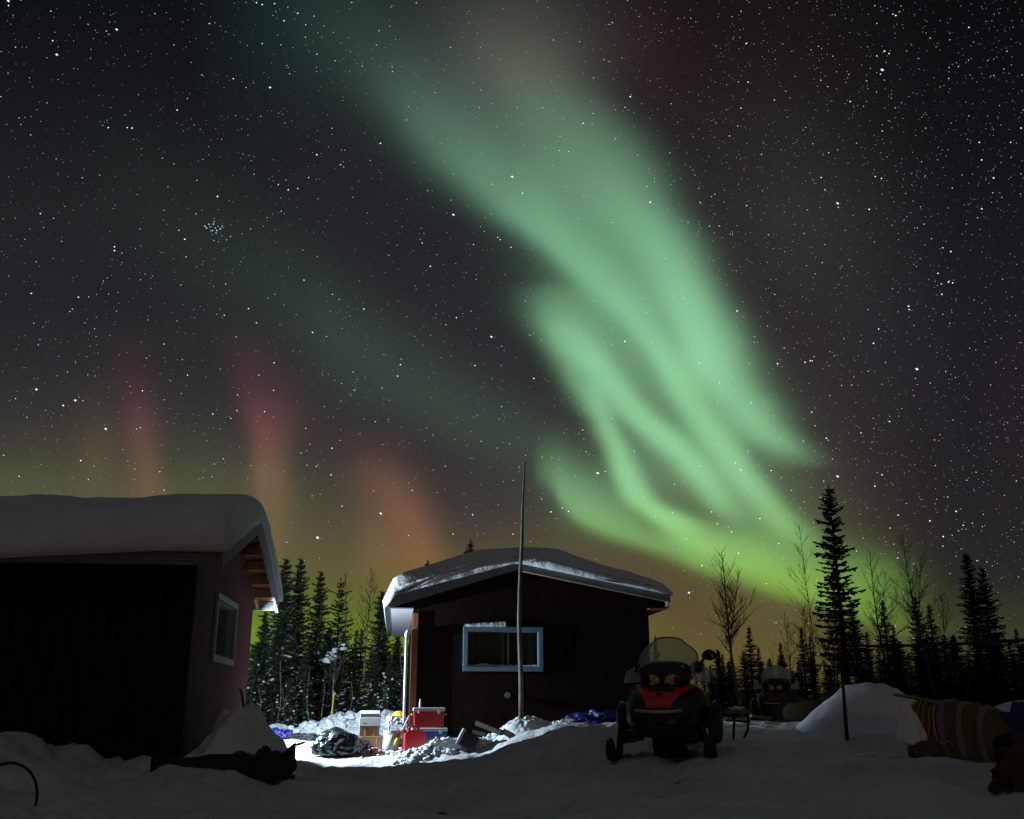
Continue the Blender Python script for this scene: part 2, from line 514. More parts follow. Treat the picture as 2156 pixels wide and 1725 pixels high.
# ------------------------------------------------------------------ terrain
# (x, y, z, reach)
TP = [(-9, 5, .6), (-5, 6, .45), (-2, 6, .22), (0, 5, .25), (2, 5, .32), (5, 5, .4), (9, 6, .6),
      (-8, 9.5, .75), (-5.9, 10.6, .72), (-5.0, 11.0, .44), (-3.7, 11.2, .27), (-3.2, 11.3, .30), (-2.3, 10.7, .15), (-3.4, 9.5, .20), (-1.2, 10, .10), (0, 9, .20), (.8, 10, .32),
      (-2.7, 12.2, .05), (-1.5, 12.5, .0), (0, 12, .22), (1.75, 11.6, .44), (2.6, 11.4, .46), (3.6, 11, .44), (4.6, 11, .46), (3.2, 8, .34), (1.5, 8, .3), (5, 8, .30), (6.5, 9.5, .32), (5.7, 10.3, .28), (4.75, 11.1, .45), (5.6, 11.3, .34),
      (-4.1, 14, .15), (-4.0, 16, .05), (-3.2, 14.5, -.02), (-2, 14.5, -.04), (-.7, 14.5, .1), (.5, 14.5, .42), (1.6, 14.5, .55), (3, 14, .55), (5, 14, .6), (7.5, 14, .8),
      (-3.8, 17.3, -.05), (-3.1, 17.5, -.09), (-2.2, 17.3, -.12), (-1.5, 17.1, -.06), (-3.6, 18.0, .09), (-3.1, 18.3, .16), (-2.7, 18.2, .13), (-2.1, 18.1, .14), (-1.7, 18.1, .18), (-2.6, 18.9, .26), (-2.15, 18.6, .24), (-1.27, 18.6, .40), (-.96, 17.75, .30), (-.6, 17.3, .2), (.16, 17.95, .66), (.9, 17.15, .74), (1.9, 11.8, .50), (2.45, 12, .52), (-4.3, 11.2, .27), (-5.4, 11, .74), (4.8, 10.8, .38), (-4.2, 20, .26), (-1.0, 16.8, .04), (-.6, 16.7, .16), (.2, 16.6, .42), (.95, 16.4, .69), (2, 16.5, .74), (3.4, 17, .72), (5, 17, .7),
      (-3.9, 19, .16), (-2.9, 19.5, .26), (-.5, 18.1, .36), (.2, 17.7, .62), (1, 17.7, .68), (2.2, 18.3, .70), (-1, 20, .05), (1, 21, .1), (3, 20, .55),
      (-5, 21, .27), (-3, 21, .28), (-2.2, 21.5, .3), (-4.5, 23, .3), (-3, 23, .3), (-5, 26.5, .4), (-3, 26.5, .5), (-6.5, 24, .2), (-1.5, 26, .4), (2, 27, .4), (5, 22, .7), (9, 20, .8), (12, 14, 1.0), (-12, 14, .5),
      (-8, 25, .4), (6, 30, .6), (14, 26, .8), (-14, 30, .5), (0, 36, .5), (-20, 15, .6), (20, 15, .8), (0, -5, .2), (-10, -5, .4), (10, -5, .4)]
TPA = np.array([(p[0], p[1], p[2]) for p in TP])


def base_h(x, y):
    d2 = (TPA[:, 0] - x) ** 2 + (TPA[:, 1] - y) ** 2
    w = 1 / (d2 + .10) ** 1.7
    w = w * np.exp(-d2 / 60)
    w += 1e-9
    h = float((w * TPA[:, 2]).sum() / w.sum())
    r = math.hypot(x, y - 15)
    if r > 30:
        k = min(1, (r - 30) / 20)
        h = h * (1 - k) + .6 * k
    return h


FP = {}
_r = random.Random(99)


def _dent(x, y, r, d):
    for i in (-1, 0, 1):
        for j in (-1, 0, 1):
            FP.setdefault((int(math.floor(x)) + i, int(math.floor(y)) + j), []).append((x, y, r, d))


for _k in range(420):      # trodden hollows of boots all over the yard
    _x, _y = _r.uniform(-5, 7), _r.uniform(4.5, 17)
    _dent(_x, _y, _r.uniform(.09, .17), _r.uniform(.02, .05))
for (_ax, _ay, _bx, _by) in ((-1.8, 5, .4, 16), (5, 5.5, 1.0, 15.5), (-3, 9, 3.6, 12.5)):   # three lines of steps
    _n = int(math.hypot(_bx - _ax, _by - _ay) / .36)
    for _k in range(_n):
        _t = _k / _n
        _sd = .11 if _k % 2 else -.11
        _dent(_ax + (_bx - _ax) * _t + _sd + _r.uniform(-.05, .05), _ay + (_by - _ay) * _t + _r.uniform(-.06, .06), .12, .06)


def dents(x, y):
    h = 0.0
    for (fx, fy, r, d) in FP.get((int(math.floor(x)), int(math.floor(y))), ()):
        q = ((x - fx) / r) ** 2 + ((y - fy) / (r * 1.5)) ** 2
        if q < 4:
            h += -d * math.exp(-q * 1.2) + d * .45 * math.exp(-(math.sqrt(q) - 1.45) ** 2 * 6)
    return h


# hand made features: tread trough of the sleds, ridges
def ground_h(x, y, fine=True):
    h = base_h(x, y)
    if fine:
        v = Vector((x, y, 0))
        h += .055 * noise.noise(v * .55) + .035 * noise.noise(v * 1.4 + Vector((5, 2, 0))) + .020 * noise.noise(v * 3.7) + .012 * noise.noise(v * 8.3)
        # ski and track ruts curving past the snowmobile
        for ox in (0, .95, 2.6, 3.5):
            cx = .4 + ox + .018 * (y - 4) ** 2 - .5
            d = abs(x - cx)
            if d < .35 and 3 < y < 16:
                h -= .055 * math.exp(-(d / .13) ** 2) * (1 - abs(y - 9.5) / 6.5)
        h += dents(x, y)
        # rough churned snow at the left bank
        if x < -1.5 and y < 13.5:
            k = min(1, (-1.5 - x) / 1.5)
            h += k * (.14 * noise.noise(v * 2.1 + Vector((9, 0, 3))) + .06 * noise.noise(v * 5.3) + .02 * noise.noise(v * 12))
        if -1.8 < x < 1.6 and 15.6 < y < 18.6:
            h += .03 * noise.noise(v * 6.1) + .02 * noise.noise(v * 13)
    return h


def build_ground():
    m = MB()
    xs = np.concatenate([np.linspace(-400, -30, 16)[:-1], np.linspace(-30, -9, 24)[:-1], np.linspace(-9, 8, 260), np.linspace(8, 30, 30)[1:], np.linspace(30, 400, 16)[1:]])
    ys = np.concatenate([np.linspace(-60, 2, 16)[:-1], np.linspace(2, 24, 330), np.linspace(24, 60, 40)[1:], np.linspace(60, 700, 14)[1:]])
    nx, ny = len(xs), len(ys)
    for y in ys:
        for x in xs:
            m.v.append((x, y, ground_h(x, y, -12 < x < 12 and 0 < y < 40)))
    for j in range(ny - 1):
        for i in range(nx - 1):
            a = j * nx + i
            m.f.append((a, a + 1, a + nx + 1, a + nx))
    o = m.build('snow_ground', snow_ground_m, smooth=True, fixn=False)
    return tag(o, 'trampled snow ground running past the cabins', kind='structure')


build_ground()

# ------------------------------------------------------------------ the left cabin
RZ = math.atan2(.1128, .9936)


def roof_snow(name, parent, prof_bottom, prof_top, a0, a1, n, axis, seed, round_ends=(True, True), amp=.05, mater=None, jk=1.0, er=.09):
    """closed rings swept along an axis. prof_*: functions s in 0..1 -> (t, z) ; rounded ends"""
    m = MB()
    K = 26
    rings = []
    for i in range(n + 1):
        q = i / n
        a = a0 + (a1 - a0) * q
        sh = 1.0
        e = er
        dist0 = abs(a - a0)
        dist1 = abs(a1 - a)
        if round_ends[0] and dist0 < e: sh = min(sh, math.sqrt(max(0.0, 1 - (1 - dist0 / e) ** 2)))
        if round_ends[1] and dist1 < e: sh = min(sh, math.sqrt(max(0.0, 1 - (1 - dist1 / e) ** 2)))
        ring = []
        for k in range(K):
            s = k / (K - 1)
            ring.append(prof_bottom(s, a))
        for k in range(K):
            s = 1 - k / (K - 1)
            b = prof_bottom(s, a)
            t = prof_top(s, a)
            if k in (0, K - 1):
                f = .45
            else:
                f = 1
            f *= .42 + .58 * sh
            nn = noise.noise(Vector((t[0] * .9, a * .9, seed))) * amp + noise.noise(Vector((t[0] * 3, a * 3, seed))) * amp * .35
            ring.append((b[0] + (t[0] - b[0]) * f, b[1] + (t[1] - b[1]) * f + nn * f))
        def jit(p):
            k_ = max(0.0, 1 - min(dist0, dist1) / .30)
            return k_ * jk * (.075 * noise.noise(Vector((p[0] * 2.6, p[1] * 7, seed + 4))) + .035 * noise.noise(Vector((p[0] * 7, p[1] * 15, seed))))
        rings.append([((a + jit(p), p[0], p[1]) if axis == 'x' else (p[0], a + jit(p), p[1])) for p in ring])
    m.loft(rings)
    return m.build(name, mater or snow_roof_m, parent, smooth=True)


lc = thing('cabin', 'dark red plywood cabin at the left edge with thick snow roof and a side window', 'cabin', (-4.17, 12.97, 0), RZ)
GL = 5.26      # gable wall length (local y)
XL = -9.0
EAVE = 3.02


def lroof(y):
    return 3.86 - .318 * abs(y - 2.63)


# walls
m = MB()
wy0, wy1, wz0, wz1 = 1.56, 3.26, 1.69, 2.49
# gable wall in pieces round the window (thickness .12, outer face x=0)
def wall_piece(m, poly, x0=-.12, x1=0):
    m.prism(poly, 'x', x0, x1)
wall_piece(m, [(.121, -.4), (wy0, -.4), (wy0, lroof(wy0) - .05), (.121, lroof(.121) - .05)])
wall_piece(m, [(wy1, -.4), (GL-.121, -.4), (GL-.121, lroof(GL-.121) - .05), (wy1, lroof(wy1) - .05)])
wall_piece(m, [(wy0, -.4), (wy1, -.4), (wy1, wz0), (wy0, wz0)])
wall_piece(m, [(wy0, wz1), (wy1, wz1), (wy1, lroof(wy1) - .05), (2.63, lroof(2.63) - .05), (wy0, lroof(wy0) - .05)])
m.build('gable_wall', cabin_red, lc)
m = MB()
m.box((XL / 2, .06, (lroof(0) - .05 - .4) / 2), (-XL, .12, lroof(0) - .05 + .4))
m.box((XL / 2, GL - .06, (lroof(0) - .05 - .4) / 2), (-XL, .12, lroof(0) - .05 + .4))
m.box((XL + .06, GL / 2, 1.2), (.12, GL - .24, 3.2))
m.build('side_wall', cabin_brown, lc)
# window
wf = MB()
fy0, fy1, fz0, fz1 = wy0 - .07, wy1 + .07, wz0 - .09, wz1 + .09
wf.box((.02, (fy0 + fy1) / 2, (fz1 + wz1) / 2), (.05, fy1 - fy0, fz1 - wz1))
wf.box((.02, (fy0 + fy1) / 2, (fz0 + wz0) / 2), (.05, fy1 - fy0, wz0 - fz0))
wf.box((.02, (fy0 + wy0) / 2, (wz0 + wz1) / 2), (.05, wy0 - fy0, wz1 - wz0 - .002))
wf.box((.02, (fy1 + wy1) / 2, (wz0 + wz1) / 2), (.05, fy1 - wy1, wz1 - wz0 - .002))
for c, d in (((-.07, (wy0 + wy1) / 2, wz1 - .012), (.12, wy1 - wy0, .024)), ((-.07, (wy0 + wy1) / 2, wz0 + .012), (.12, wy1 - wy0, .024)),
             ((-.07, wy1 - .012, (wz0 + wz1) / 2), (.12, .024, wz1 - wz0 - .05)), ((-.07, wy0 + .012, (wz0 + wz1) / 2), (.12, .024, wz1 - wz0 - .05))):
    wf.box(c, d)
w = wf.build('window', frame_white, lc, bevel=.004)
MB().box((-.115, (wy0 + wy1) / 2, (wz0 + wz1) / 2), (.012, wy1 - wy0 - .04, wz1 - wz0 - .05)).build('pane', glass_dark, w)
# roof deck
m = MB()
EO = .50
ys0, ys1 = -EO, GL + EO
xr = .40
m.prism([(ys0, lroof(ys0)), (2.63, lroof(2.63)), (ys1, lroof(ys1)), (ys1, lroof(ys1) + .02), (2.63, lroof(2.63) + .02), (ys0, lroof(ys0) + .02)], 'x', XL - .3, xr - .05)
m.build('roof', deck_wood, lc)
# rake boards
def rake(y0, y1, name='rake_board', mt=grey_wood, x0=xr - .048, x1=xr, h0=.20, over=.03):
    m = MB()
    m.prism([(y0, lroof(y0) - h0), (y1, lroof(y1) - h0), (y1, lroof(y1) + over), (y0, lroof(y0) + over)], 'x', x0, x1)
    return m.build(name, mt, lc, bevel=.004)
rake(ys0, 2.629)
rake(2.631, ys1)
# lookouts under the overhang (ladder of pale boards)
for y in list(np.arange(2.95, ys1, .56)) + list(np.arange(2.3, ys0, -.56)):
    z = lroof(y) - .085
    MB().box((xr / 2 - .02, y, z), (xr - .06, .045, .16)).build('lookout', pale_wood, lc, bevel=.003)
MB().prism([(GL + .02, lroof(GL + .02) - .16), (ys1 - .05, lroof(ys1 - .05) - .16), (ys1 - .05, lroof(ys1 - .05) - .003), (GL + .02, lroof(GL + .02) - .003)], 'x', .0, .04).build('fly_rafter', pale_wood, lc)
MB().box(((XL + xr) / 2 - .03, ys1 - .025, lroof(ys1) - .08), (-XL + xr - .1, .04, .15)).build('eave_board', grey_wood, lc)
MB().box(((XL + xr) / 2 - .03, ys0 + .025, lroof(ys0) - .08), (-XL + xr - .1, .04, .15)).build('eave_board', grey_wood, lc)
# rafter tails under the near eave
for x in np.arange(-.35, -4.0, -1.22):
    MB().prism([(ys0 + .05, lroof(ys0 + .05) - .13), (-.002, lroof(0) - .13), (-.002, lroof(0) - .004), (ys0 + .05, lroof(ys0 + .05) - .004)], 'x', x - .02, x + .02).build('rafter_tail', pale_wood, lc)

# snow on the roof
def lb(s, a):
    y = -.62 + s * (GL + 1.2)
    z = 3.90 - .318 * (math.sqrt((y - 2.63) ** 2 + .05) - .0)
    # the slab creeps down and curls past the eave towards the far left
    k = max(0.0, min(1.0, (-.4 - a) / 4.5))
    if y < .1:
        z -= (.1 - y) * .42 * k
    return (y, z)


def lt(s, a):
    y = -.70 + s * (GL + 1.34)
    k = max(0.0, min(1.0, (-.4 - a) / 4.5))
    th = .41 + .05 * math.sin(a * .9 + 1)
    if y < 0: th *= .95
    endf = max(0, 1 - abs(s - .5) * 2)
    th *= .55 + .45 * min(1, endf * 6)
    z = 3.98 - .300 * math.sqrt((y - 2.63) ** 2 + .55) + th
    if y < .1:
        z -= (.1 - y) * .22 * k
    # wind scoop behind the gable end
    if a > -3.2: z += .03 * math.exp(-((a + .3) / .8) ** 2)
    z -= .03 * math.exp(-((a + 2.2) / 1.2) ** 2)
    return (y, z)


roof_snow('roof_snow', lc, lb, lt, XL - .3, xr + .06, 150, 'x', 3.3, amp=.08, jk=.35, er=.30)

# ------------------------------------------------------------------ the middle cabin
mc = thing('cabin', 'brown cabin behind the pole with its gable end and long window facing us', 'cabin', (-1.884, 19, 0), RZ)
WU = 4.6
LEN = 7.6


def mroof(u):   # underside line of the snow = top of the roof
    return (2.95 + (u + .45) * (3.62 - 2.95) / 2.41) if u < 1.96 else (3.62 - (u - 1.96) * (3.62 - 3.05) / 3.0)


wu0, wu1, wz0, wz1 = 1.03, 2.42, 1.68, 2.36
m = MB()
T0, T1 = 0, .12
rt = lambda u: mroof(u) - .10
m.prism([(0, -.4), (wu0, -.4), (wu0, rt(wu0)), (0, rt(0))], 'y', T0, T1)
m.prism([(wu1, -.4), (WU, -.4), (WU, rt(WU)), (wu1, rt(wu1))], 'y', T0, T1)
m.prism([(wu0, -.4), (wu1, -.4), (wu1, wz0), (wu0, wz0)], 'y', T0, T1)
m.prism([(wu0, wz1), (wu1, wz1), (wu1, rt(wu1)), (1.96, rt(1.96)), (wu0, rt(wu0))], 'y', T0, T1)
m.build('gable_wall', cabin_red2, mc)
m = MB()
m.box((.06, LEN / 2 + .06, 1.15), (.12, LEN - .13, 3.1))
m.box((WU - .06, LEN / 2 + .06, 1.15), (.12, LEN - .13, 3.1))
m.box((WU / 2, LEN - .06, 1.15), (WU - .25, .12, 3.1))
m.build('side_wall', cabin_red2, mc)
m = MB()
m.box((.043, -.018, 1.14), (.09, .03, 3.08))
m.box((-.016, .075, 1.14), (.028, .21, 3.08))
m.build('corner_trim', trim_orange, mc, bevel=.003)
# window
wf = MB()
b = .085
wf.box(((wu0 + wu1) / 2, -.022, wz1 + b / 2 - .01), (wu1 - wu0 + 2 * b - .02, .044, b))
wf.box(((wu0 + wu1) / 2, -.022, wz0 - b / 2 + .01), (wu1 - wu0 + 2 * b - .02, .044, b))
wf.box((wu0 - b / 2 + .01, -.022, (wz0 + wz1) / 2), (b, .044, wz1 - wz0 - .022))
wf.box((wu1 + b / 2 - .01, -.022, (wz0 + wz1) / 2), (b, .044, wz1 - wz0 - .022))
for c, d in ((((wu0 + wu1) / 2, .06, wz1 - .012), (wu1 - wu0, .11, .024)), (((wu0 + wu1) / 2, .06, wz0 + .012), (wu1 - wu0, .11, .024)),
             ((wu0 + .012, .06, (wz0 + wz1) / 2), (.024, .11, wz1 - wz0 - .05)), ((wu1 - .012, .06, (wz0 + wz1) / 2), (.024, .11, wz1 - wz0 - .05))):
    wf.box(c, d)
w = wf.build('window', frame_blue, mc, bevel=.004)
glass_see = mat('window_glass', (.8, .85, .8), .03, trans=.85, spec=.5)
MB().box(((wu0 + wu1) / 2, .085, (wz0 + wz1) / 2), (wu1 - wu0 - .05, .008, wz1 - wz0 - .05)).build('pane', glass_clear, w)
MB().grid(lambda a, c: (wu0 + a * (wu1 - wu0), .125 + .018 * math.sin(a * 46 + math.sin(a * 9) * 3), wz0 + c * (wz1 - wz0)), 90, 4).build('curtain', curtain_m, w, smooth=True, fixn=False)
MB().box((wu0 + .80, .07, (wz0 + wz1) / 2), (.022, .02, wz1 - wz0 - .055)).build('mullion', pale_wood, w)
m = MB()
m.grid(lambda a, c: (wu0 + .03 + a * (wu1 - wu0 - .06), .03 + c * .045, wz0 + .026 + (1 - abs(2 * c - 1) ** 3) * (.022 + .03 * math.exp(-((a - .22) / .08) ** 2) + .01 * noise.noise(Vector((a * 12, 0, 1))))), 40, 7)
m.build('sill_snow', snow, w, smooth=True)
m = MB()
def ledge(a, c):
    u = wu0 - .06 + a * .80
    h = .05 + .055 * a + .012 * noise.noise(Vector((a * 9, 3, 0)))
    q = 2 * math.pi * c
    return (u, -.028 + .022 * math.cos(q), wz1 + b - .012 + h / 2 + (h / 2) * max(-1, min(1, 1.4 * math.sin(q))))
m.grid(ledge, 40, 14)
m.build('ledge_snow', snow, w, smooth=True)
# roof
m = MB()
RD0, RD1 = -.27, LEN + .3
m.prism([(-.45, mroof(-.45) - .10), (1.96, mroof(1.96) - .10), (4.96, mroof(4.96) - .10), (4.96, mroof(4.96)), (1.96, mroof(1.96)), (-.45, mroof(-.45))], 'y', RD0 + .03, RD1)
m.build('roof', deck_wood, mc)
m = MB()
m.prism([(-.47, mroof(-.47) - .19), (1.9599, mroof(1.96) - .12), (1.9599, mroof(1.96) + .012), (-.47, mroof(-.47) + .012)], 'y', RD0 - .01, RD0 + .028)
m.build('rake_board', grey_wood, mc, bevel=.004)
m = MB()
m.prism([(1.9601, mroof(1.96) - .12), (4.98, mroof(4.98) - .13), (4.98, mroof(4.98) + .012), (1.9601, mroof(1.96) + .012)], 'y', RD0 - .01, RD0 + .028)
m.build('rake_board', grey_wood, mc, bevel=.004)
# eave soffit and fascia
MB().box((-.225, (RD0 + RD1) / 2 + .04, 2.755), (.43, RD1 - RD0 - .1, .02)).build('soffit', soffit_m, mc)
MB().box((-.462, (RD0 + RD1) / 2 + .04, 2.86), (.022, RD1 - RD0 - .1, .19)).build('eave_board', soffit_m, mc)
MB().box((4.76, (RD0 + RD1) / 2 + .04, 2.80), (.36, RD1 - RD0 - .1, .02)).build('soffit', deck_wood, mc)
MB().box((4.965, (RD0 + RD1) / 2 + .04, 2.92), (.022, RD1 - RD0 - .1, .2)).build('eave_board', grey_wood, mc)
m = MB()
m.tube([(1.80, -.10, 1.17), (1.80, 0, 1.17)], .045, 14)
m.tube([(1.80, -.12, 1.17), (1.80, -.098, 1.17)], .055, 14)
m.build('wall_vent', grey_wood, mc, smooth=False)
TOPC = [(-.62, 2.98), (-.60, 3.10), (-.50, 3.24), (-.25, 3.38), (.05, 3.50), (.6, 3.69), (1.15, 3.86), (1.7, 3.93), (2.0, 3.96), (2.8, 3.93), (3.12, 3.80), (3.8, 3.60), (4.4, 3.43), (4.85, 3.29), (5.03, 3.20), (5.06, 3.12)]


def interp(t, pts):
    if t <= pts[0][0]: return pts[0][1]
    for (a, b_), (c, d) in zip(pts, pts[1:]):
        if t <= c:
            return b_ + (d - b_) * (t - a) / (c - a)
    return pts[-1][1]


def mb_(s, a):
    u = -.56 + s * 5.58
    z = mroof(u) + .012
    if u < -.38: z -= (-.38 - u) * 1.1
    return (u, z)


def mt_(s, a):
    u = -.64 + s * 5.70
    z = sum(interp(u + q, TOPC) for q in (-.1, -.05, 0, .05, .1)) / 5
    z += .03 * math.sin(a * 1.1)
    return (u, z)


roof_snow('roof_snow', mc, mb_, mt_, RD0 - .09, RD1 + .1, 110, 'y', 8.1, amp=.07)

# ------------------------------------------------------------------ the lamp between the cabins
wl = thing('wall_lamp', 'lamp on the far wall of the left cabin, lighting the snow between the cabins', 'wall lamp')
wl.parent = None
def L2W(p):
    return Vector((-4.17, 12.97, 0)) + Matrix.Rotation(RZ, 3, 'Z') @ Vector(p)
wl.location = L2W((-.24, GL + .0, 2.0))
wl.rotation_euler = (0, 0, RZ)
MB().box((0, .03, .08), (.12, .06, .16)).build('bracket', black_mt, wl, bevel=.005)
MB().tube([(0, .05, .13), (0, .06, .16), (0, .10, .12)], .014, 8).build('arm', black_mt, wl)
MB().tube([(0, .10, .12), (0, .10, .08), (0, .10, .035)], [.02, .035, .062], 16, caps=False).build('shade', black_mt, wl)
bulb = MB().lump((0, .10, .03), .025, 2, 0).build('bulb', mat('lit_bulb', (1, 1, 1), .5, emit=(.8, .9, 1.0), estr=30), wl, smooth=True)
ld = bpy.data.lights.new('lamp_light', 'POINT')
ld.energy = 2150
ld.color = (.66, .85, 1.0)
ld.shadow_soft_size = .02
lo = bpy.data.objects.new('lamp_light', ld)
C.objects.link(lo)
lo.parent = wl
lo.location = (0, .10, -.03)

# faint warm window light of a lodge behind the photographer (its glints show in the headlights and on the snow)
ld = bpy.data.lights.new('lodge_light', 'AREA')
ld.shape = 'RECTANGLE'
ld.size, ld.size_y = 1.2, .9
ld.energy = 120
ld.color = (1.0, .70, .42)
lo = bpy.data.objects.new('lodge_light', ld)
C.objects.link(lo)
lo.location = (3.5, -16, 2.6)
d = Vector((1.5, 11, .5)) - lo.location
lo.rotation_euler = d.to_track_quat('-Z', 'Y').to_euler()

# ------------------------------------------------------------------ trees
def spruce_mesh(seed, H=10.0, Wd=1.5, rag=.25, dens=1.0, bare=.06, shape=1.0, gap=0.0):
    """crown of drooping boughs with needle sprays; trunk as a separate mesh"""
    rnd = random.Random(seed)
    m = MB()
    z = H * bare
    tips = []
    while z < H * .985:
        q = z / H
        L0 = Wd * ((1 - q) ** shape) * (0.75 + rag * rnd.uniform(-1, 1.2)) + .10
        if q < .2: L0 *= .75 + q
        nb = max(3, int((5.5 + 4 * (1 - q)) * dens))
        ph = rnd.uniform(0, 6.28)
        for i in range(nb):
            if rnd.random() < gap: continue
            a = ph + i * 6.283 / nb + rnd.uniform(-.35, .35)
            L = L0 * rnd.uniform(.6, 1.18)
            if L < .08: continue
            ca, sa = math.cos(a), math.sin(a)
            zz = z + rnd.uniform(-.12, .12)
            droop = rnd.uniform(.25, .55) * (1.1 - q)
            up = .25 * q * 2
            pts = []
            ns = max(3, int(L / .22))
            for k in range(ns + 1):
                t = k / ns
                r = L * t
                h = zz + L * (up * t - droop * (t - .55 * t ** 3))
                pts.append(Vector((ca * r, sa * r, h)))
            side = Vector((-sa, ca, 0))
            # sprays: two flat blades per station and a hanging one
            for k in range(ns):
                p0, p1 = pts[k], pts[k + 1]
                t = (k + .5) / ns
                wl_ = (.30 * L * (1 - t) ** .7 + .09) * rnd.uniform(.7, 1.2)
                wl_ = min(wl_, .42)
                fw = (p1 - p0)
                for sg in (-1, 1):
                    tip = p0 + side * sg * wl_ * rnd.uniform(.7, 1.1) + fw * 1.1 + Vector((0, 0, -rnd.uniform(.02, .10)))
                    m.add([p0, p1 + fw * .25, tip], [(0, 1, 2)])
                if rnd.random() < .75:
                    tip = p0 + fw * .9 + Vector((rnd.uniform(-.03, .03), rnd.uniform(-.03, .03), -rnd.uniform(.08, .20)))
                    m.add([p0, p1, tip], [(0, 1, 2)])
            e = pts[-1]
            m.add([pts[-2] + side * .045, pts[-2] - side * .045, e + (e - pts[-2]) * .9], [(0, 1, 2)])
            m.add([pts[0] + Vector((0, 0, .02)), pts[0] - Vector((0, 0, .02)), e], [(0, 1, 2)])
            tips.append((pts[max(1, ns * 2 // 3)], L, a))
        z += (.16 + .14 * (1 - q)) * rnd.uniform(.8, 1.25) / max(.7, dens)
    # leader
    m.tube([(0, 0, H * .93), (0, 0, H * 1.0), (rnd.uniform(-.03, .03), 0, H * 1.015)], [.03, .02, .006], 4)
    for i in range(5):
        a = rnd.uniform(0, 6.28)
        zc = H * rnd.uniform(.955, .995)
        m.add([(0, 0, zc - .03), (0, 0, zc + .03), (math.cos(a) * .13, math.sin(a) * .13, zc + .05)], [(0, 1, 2)])
    cm = m.mesh('crown', foliage, fixn=False)
    t = MB()
    bx, by = rnd.uniform(-.1, .1), rnd.uniform(-.1, .1)
    t.tube([(0, 0, -.4), (bx * .4, by * .4, H * .3), (bx * .3, by * .3, H * .6), (0, 0, H * .97)], [.013 * H + .02, .010 * H + .01, .006 * H, .008], 7)
    for i in range(14):
        a = rnd.uniform(0, 6.28)
        zc = H * rnd.uniform(.03, .3)
        l = rnd.uniform(.3, .8)
        t.tube([(0, 0, zc), (math.cos(a) * l * .5, math.sin(a) * l * .5, zc - .02), (math.cos(a) * l, math.sin(a) * l, zc - .1 * l)], [.014, .009, .004], 3, caps=False)
    tm = t.mesh('trunk', bark, smooth=True, fixn=False)
    s = MB()
    for p, L, a in tips:
        if p.z < H * .62 and rnd.random() < .5:
            w_ = rnd.uniform(.02, .065) * (1.0 if rnd.random() < .85 else 1.8)
            for q_ in range(rnd.randint(1, 4)):
                s.lump((p.x * (1 - .16 * q_), p.y * (1 - .16 * q_), p.z + .02 + .05 * q_), w_ * (1 - .2 * q_), 1, .8, 2.0, (.9 * abs(math.cos(a)) + .6, .9 * abs(math.sin(a)) + .6, .5), seed=rnd.random() * 50)
    sm = s.mesh('branch_snow', snow, smooth=True, fixn=False) if s.v else None
    return cm, tm, sm, H


SP = {
    'spire': spruce_mesh(1, 10, 1.05, .25, 1.1, .05, .85),
    'spire_b': spruce_mesh(2, 10, 1.25, .35, 1.0, .05, .95),
    'wide': spruce_mesh(3, 10, 1.9, .35, 1.15, .04, .8),
    'full': spruce_mesh(4, 10, 2.1, .3, 1.2, .03, 1.0),
    'rag': spruce_mesh(5, 10, 1.55, .55, .8, .12, .6, .12),
    'tall': spruce_mesh(11, 10, 1.30, .30, 1.12, .20, .70, .05),
    'small': spruce_mesh(8, 5, 1.05, .3, 1.0, .04, .9),
}


WIDER = {'spire': 1.55, 'spire_b': 1.5, 'wide': 1.3, 'full': 1.3, 'rag': 1.3, 'tall': 1.25, 'small': 1.3}


def spruce(kind, px_, ptop, Y, label, group='spruces of the forest edge', sw=1.0, snowy=True, lean=0.0, base=None):
    if px_ < 860 and Y < 28.5: Y += 3.2
    p = W(px_, ptop, Y)
    top = W(px_, ptop, Y).z
    zb = ground_h(p.x, Y, False) if base is None else base
    cm, tm, sm, H = SP[kind]
    k = (top - zb) / (H * 1.012)
    o = thing('spruce_tree', label, 'tree', (p.x, Y, zb - .02), random.uniform(0, 6.28), group)
    sw *= WIDER.get(kind, 1.35)
    o.scale = (k * sw, k * sw, k)
    o.rotation_euler = (random.uniform(-.02, .02), lean, 0)
    for nm, me in (('crown', cm), ('trunk', tm)) + ((('branch_snow', sm),) if (sm and snowy) else ()):
        c = bpy.data.objects.new(nm, me)
        C.objects.link(c)
        c.parent = o
        if nm == 'branch_snow': c['kind'] = 'stuff'
    return o


# left gap, nearest first
spruce('wide', 603, 1170, 29, 'twin spruce right beside the left cabin eave, left and slightly lower tip', 'spruces between the cabins', 1.0)
spruce('wide', 634, 1170, 30, 'tall spruce with the highest tip between the two cabins', 'spruces between the cabins', .85)
spruce('full', 560, 1276, 26, 'broad spruce half hidden by the left cabin corner below its eave', 'spruces between the cabins', .9)
spruce('wide', 677, 1198, 31, 'full spruce standing third from the left cabin, with dark pointed crown', 'spruces between the cabins', .80)
spruce('rag', 718, 1212, 33, 'thin ragged spruce just left of the tall bare birch between the cabins', 'spruces between the cabins', .8)
spruce('wide', 805, 1240, 30, 'spruce touching the snow overhang of the middle cabin at left', 'spruces between the cabins', .95)
spruce('full', 838, 1320, 27, 'low snowy spruce filling the view behind the white pipe', 'spruces between the cabins', .9)
spruce('small', 585, 1330, 25.5, 'small snow dusted spruce in front of the twin spruce near the left cabin', 'spruces between the cabins', 1.1)
spruce('small', 645, 1375, 25, 'small snow covered spruce in the thicket under the twin spruce', 'spruces between the cabins', 1.2)
spruce('small', 700, 1345, 28, 'low spruce behind the snow capped sapling between the cabins', 'spruces between the cabins', 1.1)
spruce('small', 742, 1365, 26.5, 'low dark spruce left of the birch trunk between the cabins', 'spruces between the cabins', 1.2)
